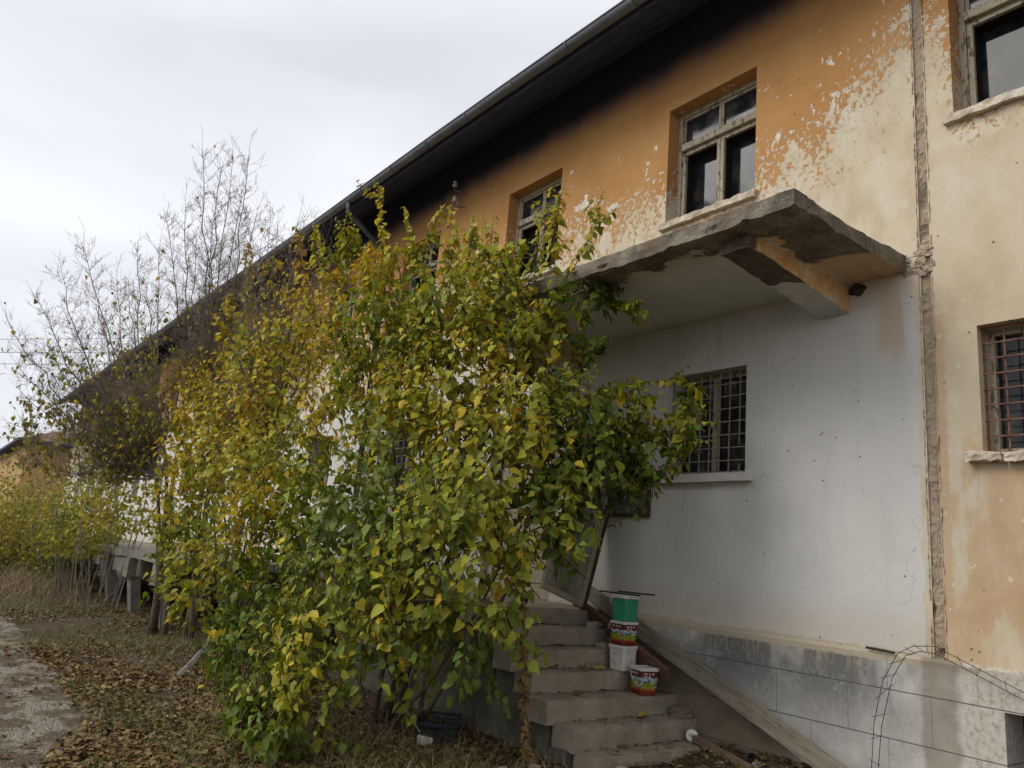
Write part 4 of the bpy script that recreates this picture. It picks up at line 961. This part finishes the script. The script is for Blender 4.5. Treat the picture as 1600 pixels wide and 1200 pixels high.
# ------------------------------------------------------------------ things on and around the steps
random.seed(21)
def plastic(name, c, dirt=.4):
    k = NT(name, .45); v = k.pos; n = k.noise(v, 14, 6, .65)
    k.color(k.mix(k.math('MULTIPLY', k.ss(n, .48, .7), dirt), c, (.16, .13, .09))); k.b.inputs['Specular IOR Level'].default_value = .4; return k.m
M_GREENP = plastic('green_plastic', (.02, .26, .14)); M_WHITEP = plastic('dirty_white_plastic', (.56, .55, .51), .6); M_RIM = plastic('white_lid', (.60, .59, .55), .45)
def mat_label():
    k = NT('printed_bucket_label', .4); U, V, _ = k.sep(k.uv()); p = k.uv(); n = k.noise(p, 5, 5, .6); n2 = k.noise(k.map(p, (1, 2, 1)), 9, 5, .6)
    w_ = k.math('ADD', V, k.math('MULTIPLY', k.math('SUBTRACT', n, .5), .35))
    c = k.ramp(w_, (.16, (.15, .014, .010)), (.24, (.30, .08, .02)), (.30, (.42, .30, .02)), (.38, (.12, .22, .02)), (.48, (.20, .30, .04)), (.56, (.03, .08, .03)), (.60, (.10, .30, .50)), (.68, (.45, .55, .62)), (.73, (.14, .02, .02)), (.8, (.11, .012, .016)))
    r = k.t.nodes
    wht = k.math('MULTIPLY', k.ss(n2, .55, .60), k.math('MULTIPLY', k.ss(V, .2, .3), k.ss(V, .66, .56))); wht = k.math('MULTIPLY', wht, k.math('MULTIPLY', k.ss(U, .62, .7), k.ss(U, .99, .93)))
    c = k.mix(wht, c, (.62, .60, .56)); blk = k.math('MULTIPLY', k.ss(n2, .50, .47), k.math('MULTIPLY', k.ss(U, .72, .76), k.math('MULTIPLY', k.ss(V, .2, .25), k.ss(V, .56, .5))))
    c = k.mix(blk, c, (.03, .03, .03)); sun_ = k.math('MULTIPLY', k.ss(k.math('ABSOLUTE', k.math('SUBTRACT', U, .62)), .1, .06), k.ss(k.math('ABSOLUTE', k.math('SUBTRACT', V, .54)), .1, .06))
    c = k.mix(sun_, c, (.55, .38, .16))
    k.color(k.mix(k.math('MULTIPLY', k.ss(k.noise(k.pos, 20, 5), .5, .7), .3), c, (.15, .12, .09))); return k.m
M_LABEL = mat_label()
M_TEXT = simple('printed_white_lettering', (.58, .56, .53), (.62, .6, .57), 5, .5, 0)
def rrect(hw, r, n=4):
    pts = []
    for cx, cy, a0 in ((1,1,0),(-1,1,90),(-1,-1,180),(1,-1,270)):
        for i in range(n+1):
            a = R(a0+90*i/n); pts.append((cx*(hw-r)+r*math.cos(a), cy*(hw-r)+r*math.sin(a)))
    return pts
def bucket(loc, rz, body_mat, label, printed, s=.20, h=.215, lid='lid', handle=None):
    o = empty('bucket', loc, rz, True); tag(o, label, 'bucket', 'plastic buckets on the steps')
    m = MB(); lv = [(0, .86), (.004, .875), (h*.82, .955), (h*.823, .985), (h*.90, .99)]; N_ = 20
    for z, f in lv: m.v += [(x, y, z) for x, y in rrect(s/2*f, .032*f)]
    for i in range(len(lv)-1):
        for j in range(N_): a = i*N_+j; b = i*N_+(j+1)%N_; m.f.append((a, b, b+N_, a+N_))
    m.f.append(tuple(reversed(range(N_))))
    body = m.build('tub', body_mat, o, smooth=False)
    if printed:
        me = body.data; uv = me.uv_layers.new(name='uv')
        for l in me.loops:
            v = me.vertices[l.vertex_index].co
            uv.data[l.index].uv = ((v.x/s+.5) if v.y < 0 and abs(v.y) >= abs(v.x)-.002 else (v.y/s+.5), v.z/(h*.88))
        # short rows of lettering under the rim on the two faces that show
        for ang, x0 in ((0, .0), (90, .0)):
            q = MB()
            for row, (zz, hh, nn, wd) in enumerate(((.745, .018, 9, .0085), (.66, .012, 7, .008))):
                if ang == 0 and row == 1: continue
                for t in range(nn):
                    if t in (3, 6): continue
                    u0 = -s*.30 + t*wd*1.45; y = -(s/2*(.86+.115*zz))-.0012
                    q.box((u0, y-.0006, h*zz), (u0+wd*random.uniform(.7, 1), y+.0004, h*zz+hh*random.uniform(.8, 1)))
            Mz = Matrix.Rotation(R(ang), 4, 'Z'); q.v = [tuple(Mz @ Vector(v)) for v in q.v]; q.build('lettering', M_TEXT, body)
    l = MB(); lv = [(h*.885, 1.0), (h*.885, 1.05), (h*.985, 1.06), (h, 1.02), (h-.003, .90), (h-.008, .88)]
    for z, f in lv: l.v += [(x, y, z) for x, y in rrect(s/2*f, .034*f)]
    for i in range(len(lv)-1):
        for j in range(N_): a = i*N_+j; b = i*N_+(j+1)%N_; l.f.append((a, b, b+N_, a+N_))
    l.f.append(tuple((len(lv)-1)*N_+j for j in range(N_))); l.build('lid', M_RIM, o)
    if handle:
        hm = MB(); pts = [Vector((-s*.54*math.cos(R(t)) if handle == 'x' else 0, 0, 0)) for t in ()]
        if handle == 'side': pts = [(-s*.535, -s*.30, h*.80), (-s*.56, -s*.10, h*.58), (-s*.565, s*.05, h*.54), (-s*.56, s*.2, h*.6), (-s*.535, s*.36, h*.8)]
        if handle == 'front': pts = [(-s*.36, -s*.53, h*.86), (-s*.12, -s*.55, h*.62), (s*.14, -s*.57, h*.44), (s*.36, -s*.57, h*.36), (s*.56, -s*.53, h*.40), (s*.56, -s*.30, h*.62), (s*.54, -s*.2, h*.7)]
        if handle == 'corner': pts = [(-s*.40, -s*.50, h*.90), (-s*.47, -s*.54, h*.78), (-s*.52, -s*.5, h*.66), (-s*.55, -s*.3, h*.62)]
        hm.tube(pts, .0035, 6); hm.build('handle', M_RIM, o)
    return o
bucket((-5.36, -.40, -.915), R(3), M_WHITEP, 'scuffed plain white bucket at the bottom of the bucket stack', False, .205, .225)
bucket((-5.36, -.40, -.688), R(-1), M_LABEL, 'printed red bucket with landscape picture in the middle of the stack', True, .20, .215, handle='corner')
bucket((-5.36, -.40, -.471), R(2), M_GREENP, 'green plastic bucket topmost on the stack', False, .20, .235, handle='corner')
bucket((-5.10, -.38, -1.083), R(-14), M_LABEL, 'printed red bucket standing alone below the stack, handle hanging down its front', True, .205, .235, handle='front')
for nm, a, b, lab in (('bar', (-5.70, -.42, -.222), (-5.16, -.42, -.222), 'thin dark bar lying left across the green bucket lid'), ('bar', (-5.50, -.36, -.207), (-5.00, -.40, -.202), 'thin dark bar sticking out right over the green bucket')):
    m = MB(); m.bar(a, b, .018, .014); tag(m.build(nm, simple('black_plastic', (.015, .013, .012), (.03, .026, .022), 20, .6), None, bevel=.003), lab, 'bar')
def cup(loc, ax, label):
    M_ = Vector(ax).to_track_quat('Z', 'Y').to_matrix(); m = MB()
    m.lathe([(.0, 0), (.020, .0), (.031, .078), (.033, .081), (.031, .083), (.029, .078), (.019, .004), (0, .004)], loc, 18, M_)
    tag(m.build('paper_cup', simple('brown_white_card', (.42, .33, .22), (.56, .50, .40), 9, .6, 0), None, smooth=True), label, 'cup', 'discarded paper cups')
cup((-5.47, -.56, -.885), (.75, -.62, .02), 'empty paper cup lying on its side left of the bucket stack')
cup((-4.97, -.08, -1.215), (.5, -.8, .1), 'empty paper cup lying on its side beside the brick lump')
m = MB(); M_ = Vector((.75, -.6, .35)).to_track_quat('Z', 'Y').to_matrix(); m.lathe([(0, 0), (.052, 0), (.054, .008), (.050, .011), (.048, .006), (0, .006)], (-4.66, -.22, -1.355), 28, M_)
lidm = tag(m.build('jar_lid', plastic('yellowed_white_plastic', (.58, .55, .44), .3), None, smooth=False), 'round white lid with a yellow rim leaning against the bottom riser', 'lid')
m = MB(); m.lathe([(.0, .0075), (.040, .0075)], (-4.66, -.22, -1.355), 24, M_); m.build('paper_disc', simple('white_paper', (.6, .6, .58), (.64, .64, .62), 5, .6, 0), lidm)
q = MB()
for r_, (n_, w_) in enumerate(((4, .008), (7, .006), (5, .006))):
    for t in range(n_):
        v0 = M_ @ Vector(((t-n_/2)*w_*1.35, .012-r_*.012, .009)) + Vector((-4.66, -.22, -1.355)); q.obox(v0, M_ @ Vector((w_*.42, 0, 0)), M_ @ Vector((0, .0035, 0)), M_ @ Vector((0, 0, .0004)))
q.build('lettering', simple('dark_print', (.04, .05, .12), (.06, .07, .14), 4, .6, 0), lidm)
m = MB(); m.rough((-4.93, -.19, -1.25), (-4.80, -.045, -1.165), .03, .010, 12, 4); tag(m.build('brick', simple('dusty_brick', (.15, .11, .085), (.24, .18, .14), 16, .9, .6)), 'broken brick lying at the wall end of a step', 'brick')
# planks
pk = MB(); A_ = Vector((-6.28, -.06, -.335)); B_ = Vector((-2.75, -.34, -1.57)); n_ = 40
pk.rough((0, 0, 0), (3.74, .05, .145), .06, .004, 3, 2)
dx = (B_-A_).normalized(); dy = Vector((0, 1, 0)); dy = (dy-dx*dy.dot(dx)).normalized(); dz = dx.cross(dy)
for i, v in enumerate(pk.v): pk.v[i] = tuple(A_ + dx*v[0] + dy*v[1] + dz*(v[2]-.0))
def wood_dir(name, a, b, d):
    k = NT(name, .85); rot = Vector(d).to_track_quat('X', 'Z').inverted().to_euler(); p = k.map(k.map(k.pos, rot=tuple(rot)), (1.1, 16, 16))
    n = k.noise(p, 2.2, 7, .65, .4); f = k.noise(p, 7, 5, .65)
    c = k.ramp(n, (.3, a), (.7, b)); c = k.mix(k.math('MULTIPLY', k.ss(f, .56, .66), .75), c, tuple(x*.3 for x in a)); k.color(c).bump(k.math('ADD', n, f), .7, .008); return k.m
tag(pk.build('plank', wood_dir('weathered_plank_wood', (.15, .13, .095), (.30, .265, .20), dx)), 'long weathered plank leaning down along the wall behind the buckets', 'plank')
pk = MB(); pk.rough((0, 0, 0), (1.5, .045, .12), .06, .004, 3, 5); A_ = Vector((-6.32, -.20, -.42)); d2 = Vector((1, -.06, -.385)).normalized(); y2 = Vector((.05, .9, .3)); y2 = (y2-d2*y2.dot(d2)).normalized(); z2 = d2.cross(y2)
for i, v in enumerate(pk.v): pk.v[i] = tuple(A_ + d2*v[0] + y2*v[1] + z2*v[2])
tag(pk.build('plank', wood_dir('red_brown_wood', (.09, .045, .028), (.17, .095, .06), d2)), 'short reddish board behind the bucket stack, under the long plank', 'plank')
m = MB(); m.rough((0, 0, 0), (1.35, .06, .05), .05, .004, 4, 8); A_ = Vector((-4.63, -.26, -1.39)); d3 = (Vector((-3.70, -.42, -1.50))-A_).normalized(); y3 = Vector((0, 1, 0)); y3 = (y3-d3*y3.dot(d3)).normalized(); z3 = d3.cross(y3)
for i, v in enumerate(m.v): m.v[i] = tuple(A_ + d3*v[0] + y3*v[1] + z3*v[2])
tag(m.build('wooden_batten', wood_dir('brown_batten', (.14, .09, .055), (.26, .18, .12), d3)), 'square wooden batten lying at the foot of the steps beside the white lid', 'batten')
# leaning door leaf on the landing, two panels with frame
o = empty('door_leaf', (-6.08, -.30, -.42)); tag(o, 'old framed wooden door leaf leaning against the wall on the landing', 'door leaf')
BR = Vector((-6.08, -.30, -.41)); up_ = (Vector((-6.08, -.02, .62))-BR).normalized(); lt = Vector((.12, -.95, .2)); lt = (lt-up_*lt.dot(up_)).normalized(); nn = up_.cross(lt)
def dl(u0, u1, v0, v1, t0, t1, name, mat):
    c = BR + lt*(u0+u1)/2 + up_*(v0+v1)/2 + nn*(t0+t1)/2; m = MB().obox(c, lt*(u1-u0)/2, up_*(v1-v0)/2, nn*(t1-t0)/2); return m.build(name, mat, o, bevel=.003)
Wd, Hd = .66, 1.75
dl(0, .075, 0, Hd, -.025, .02, 'stile', M_GREYW); dl(Wd-.075, Wd, 0, Hd, -.025, .02, 'stile', M_GREYW)
for v in (0, .50, .98, Hd-.07): dl(.076, Wd-.076, v, v+(.06 if v in (0, Hd-.07) else .022), -.022, .017, 'rail', M_GREYW)
M_DPAN = simple('dusty_panel', (.12, .115, .085), (.26, .25, .20), 4, .6, .2, .4)
for v0, v1 in ((.061, .499), (.523, .979), (1.003, Hd-.071)): dl(.076, Wd-.076, v0, v1, -.004, .004, 'panel', M_DPAN)
dl(-.045, -.003, -.03, Hd-.05, -.02, .03, 'edge_board', M_BROWNW)
# notice board on the wall
o = empty('notice_board', (-5.72, -.01, .55)); tag(o, 'dark framed greenish board fixed on the white wall under the barred window', 'notice board')
k = NT('mouldy_green_board', .7); v = k.pos; n = k.noise(v, 9, 7, .65); k.color(k.ramp(n, (.38, (.03, .04, .032)), (.5, (.11, .13, .11)), (.62, (.22, .25, .22)))); 
MB().box((-6.02, -.022, .58), (-5.49, -.002, 1.02)).build('panel', k.m, o)
for a, b in (((-6.05, -.035, .55), (-5.46, -.001, .579)), ((-6.05, -.035, 1.021), (-5.46, -.001, 1.05)), ((-6.05, -.034, .5795), (-6.021, -.001, 1.0205)), ((-5.489, -.034, .5795), (-5.46, -.001, 1.0205))):
    MB().box(a, b).build('frame_strip', M_BROWNW, o)
# wire reinforcement strip bent over the plinth
M_WIRE = simple('rusty_wire', (.025, .018, .015), (.05, .035, .028), 30, .7, 0)
s1 = [(-3.12, -.14, -1.56), (-3.1, -.13, -1.24), (-3.08, -.12, -.93), (-3.01, -.12, -.63), (-2.89, -.13, -.42), (-2.78, -.13, -.355), (-2.63, -.13, -.335), (-2.39, -.12, -.43), (-2.09, -.11, -.55), (-1.7, -.10, -.75)]
s2 = [(-3.07, -.13, -1.56), (-3.055, -.12, -1.23), (-3.03, -.11, -.95), (-2.945, -.11, -.60), (-2.84, -.12, -.43), (-2.74, -.12, -.385), (-2.63, -.12, -.385), (-2.41, -.11, -.47), (-2.09, -.10, -.60), (-1.7, -.09, -.80)]
m = MB(); m.tube(s1, .0028, 5); m.tube(s2, .0028, 5)
for i in range(len(s1)-1):
    for t in (.15, .65):
        a = Vector(s1[i]).lerp(Vector(s1[i+1]), t); b = Vector(s2[i]).lerp(Vector(s2[i+1]), t+random.uniform(-.1, .2)); d = (b-a)
        m.tube([a-d*.35, b+d*random.uniform(.1, .4)], .002, 4)
tag(m.build('wire_strip', M_WIRE), 'bent rusty wire strip arching over the plinth below the joint', 'wire')
m = MB(); m.tube([(-3.17, -.045, -.415), (-3.05, -.05, -.42), (-2.95, -.05, -.425)], [.010, .011, .010], 8); tag(m.build('iron_rod', M_WIRE), 'short black iron rod resting on the plinth ledge', 'rod')
# crate, pole, vine
o = empty('crate', (-6.10, -1.92, -1.66), R(-38), True); tag(o, 'dark blue plastic mesh crate lying under the bush', 'crate')
M_CR = simple('dark_blue_plastic', (.012, .018, .028), (.022, .032, .045), 12, .5)
m = MB()
for z in [.012+.03*i for i in range(8)]:
    for y in (-.17, .17): m.bar((-.26, y, z), (.26, y, z), .006, .008)
    for x in (-.26, .26): m.bar((x, -.17, z), (x, .17, z), .006, .008)
for i in range(18):
    x = -.26+.52*i/17
    for y in (-.173, .173): m.bar((x, y, .0), (x, y, .225), .006, .006, (1,0,0))
for i in range(12):
    y = -.17+.34*i/11
    for x in (-.263, .263): m.bar((x, y, .0), (x, y, .225), .006, .006, (1,0,0))
m.build('mesh', M_CR, o)
MB().box((-.25, -.16, .0), (.25, .16, .008)).build('base', M_CR, o)
m = MB(); [m.bar(a, b, .02, .022) for a, b in (((-.27, -.18, .235), (.27, -.18, .235)), ((-.27, .18, .235), (.27, .18, .235)), ((-.27, -.169, .235), (-.27, .169, .235)), ((.27, -.169, .235), (.27, .169, .235)))]; m.build('rim', M_CR, o)
m = MB().rough((-5.98, -2.20, -1.575), (-5.87, -2.12, -1.52), .02, .012, 14, 3); tag(m.build('paper_scrap', simple('crumpled_white_paper', (.45, .43, .38), (.6, .58, .53), 10, .8)), 'crumpled white paper scrap on the ground in front of the dark crate', 'paper')
m = MB(); m.bar((-9.35, -3.27, -1.57), (-9.52, -2.86, -1.15), .045, .012, (1, 0, 0)); tag(m.build('white_slat', simple('chipped_white_paint', (.35, .34, .32), (.62, .62, .6), 22, .6)), 'thin white slat sticking up out of the leaf litter left of the bush', 'slat')
def hanging(top, bot, n, size, label):
    o = empty('dried_vine', bot); tag(o, label, 'vine', None); top = Vector(top); bot = Vector(bot); pts = [top.lerp(bot, i/14)+rv(.010) for i in range(15)]
    MB().tube(pts, .004, 5).build('stem', M_BARK, o); P=[];D_=[];Nn=[];S=[];H=[];Rr=[]
    for i in range(n):
        t = random.random()**1.1; p = top.lerp(bot, t)+rv(.014)*(1+t*.8); P.append(p); D_.append(rv(.5)+Vector((0,0,-1))); Nn.append(rv(1)); S.append(size*random.uniform(.6, 1.3)); H.append(random.uniform(.55, .85)); Rr.append(random.random())
    leaf_mesh('foliage', P, D_, Nn, S, H, Rr, M_LIT, o)
hanging((-5.10, -1.92, .02), (-5.03, -1.76, -1.55), 190, .062, 'long column of curled brown dried leaves hanging beside the steps')
hanging((-5.80, -2.6, .15), (-5.82, -2.6, -.25), 26, .07, 'short strand of dried brown leaves hanging inside the bush')
# leaves lying on the steps
spots = [(-5.60, -.62, -.745, .7), (-5.41, -.72, -.905, .95), (-4.93, -.50, -1.24, .97), (-4.93, -1.10, -1.24, .9), (-5.47, -.80, -.905, .5), (-5.46, -1.15, -.905, .45), (-4.66, -1.05, -1.405, .45), (-4.60, -1.25, -1.405, .6), (-5.90, -.60, -.58, .85), (-5.62, -1.0, -.745, .4), (-4.86, -.7, -1.24, .35), (-4.62, -.55, -1.405, .5), (-5.12, -1.2, -1.075, .4), (-5.2, -.75, -1.075, .3)]
for x, y, z, h in spots:
    a = random.uniform(0, 6.3); o = leaf_mesh('fallen_leaf', [(x, y, z+.008)], [(math.cos(a), math.sin(a), .2)], [(random.gauss(0, .3), random.gauss(0, .3), 1)], [random.uniform(.07, .11)], [h], [random.random()], M_LIT)
    sn = min(range(7), key=lambda q_: abs(noses[q_][1]+.008-z)); tag(o, '%s fallen leaf %s on the %s step from below' % ('yellow' if h > .88 else 'tan' if h > .55 else 'dark brown', 'lying near the open edge' if y < -.95 else 'lying towards the wall' if y > -.66 else 'lying in the middle', ('lowest', 'second', 'third', 'fourth', 'fifth', 'sixth', 'top')[sn]), 'leaf', 'fallen leaves on the steps')
for x, y, z, lab in ((-5.88, -.30, -.565, 'dirty white rag on the step in front of the leaning door leaf'), (-5.66, -.34, -.735, 'grey crumpled rag one step below the white rag')):
    m = MB().rough((x-.07, y-.06, z-.022), (x+.07, y+.06, z+.02), .02, .02, 9, 7+x); tag(m.build('rag', simple('dirty_cloth', (.25, .22, .18), (.42, .39, .33), 12, .9)), lab, 'rag')
# dark crumpled tin and grey cap below the plank
m = MB(); m.lathe([(0, 0), (.045, 0), (.048, .01), (.047, .09), (.042, .10), (.043, .02), (0, .015)], (-4.10, -.17, -1.45), 16, Vector((.6, -.5, .6)).to_track_quat('Z', 'Y').to_matrix()); tag(m.build('tin', simple('dark_green_tin', (.02, .03, .025), (.05, .065, .055), 12, .4)), 'dark crushed tin wedged under the lower end of the long plank', 'tin')
m = MB().rough((-4.06, -.26, -1.53), (-3.92, -.14, -1.43), .018, .035, 12, 3); tag(m.build('bag', simple('grey_plastic_film', (.12, .13, .12), (.30, .31, .30), 14, .35)), 'crumpled grey plastic bag beside the crushed tin', 'bag')
for i in range(44):
    if i < 16: x, y = random.uniform(-4.5, -3.6), random.uniform(-.5, -.06); z = gz(x, y)
    else: x, y = random.uniform(-5.1, -4.0), random.uniform(-2.0, -.9); z = gz(x, y)
    if x < -4.5 and y > -1.62: continue
    s_ = random.uniform(.015, .05); m = MB().rough((x-s_, y-s_*.8, z-.01), (x+s_, y+s_*.8, z+s_*.9), s_*.7, s_*.35, 20, i)
    tag(m.build('rubble_stone', M_ROUGH), 'small rubble stone at the foot of the steps', 'stone', 'rubble stones at the foot of the steps')
# debris bank between the bottom step and the wall
m = grid_mesh(-4.52, -2.4, -1.3, -.03, 60, 40, lambda x, y: gz(x, y) + .13*max(0, 1-abs(y+.0)/.75)*(.6+.6*abs(noise.noise(Vector((x*4, y*4, 1))))) - .004)
tag(m.build('debris_bank', M_GRD, smooth=True), kind='structure'); 
P=[];D_=[];Nn=[];S=[];H=[];Rr=[]
for i in range(900):
    x = random.uniform(-4.5, -2.6); y = -.05-random.random()**1.5*1.3; z = gz(x, y)+.13*max(0, 1-abs(y)/.75)*.8+random.uniform(0, .03); a = random.uniform(0, 6.28)
    P.append((x, y, z)); D_.append((math.cos(a), math.sin(a), random.uniform(-.3, .4))); Nn.append((random.gauss(0, .5), random.gauss(0, .5), 1)); S.append(random.uniform(.02, .06)); H.append(random.uniform(.1, .8)); Rr.append(random.random())
tag(leaf_mesh('leaf_litter', P, D_, Nn, S, H, Rr, M_LIT, None, 'oval'), 'leaf scraps along the plinth', 'leaf litter', None, 'stuff')

# grit and leaf scraps packed into the back corners of the treads
P=[];D_=[];Nn=[];S=[];H=[];Rr=[]
for i in range(6):
    xb = noses[i+1][0]-.0; xf = noses[i][0]; z = noses[i][1]
    for j in range(130):
        if random.random() < .62: x = xb + .012 + abs(random.gauss(0, .018)); y = random.uniform(-1.55, -.05)
        elif random.random() < .6: x = random.uniform(xb+.01, xf-.02); y = -.05-abs(random.gauss(0, .06))
        else: x = random.uniform(xb+.01, xf-.02); y = random.uniform(-1.55, -.05)
        if noise.noise(Vector((y*3, i*5, 1))) < -.1 and random.random() < .7: continue
        a = random.uniform(0, 6.28); P.append((x, y, z+random.uniform(.003, .010))); D_.append((math.cos(a), math.sin(a), random.uniform(-.2, .3))); Nn.append((random.gauss(0, .5), random.gauss(0, .5), 1)); S.append(random.uniform(.008, .034)); H.append(random.uniform(.0, .6)); Rr.append(random.random())
tag(leaf_mesh('leaf_scraps', P, D_, Nn, S, H, Rr, M_LIT, None, 'oval'), 'dark leaf scraps and grit in the corners of the steps', 'debris', None, 'stuff')
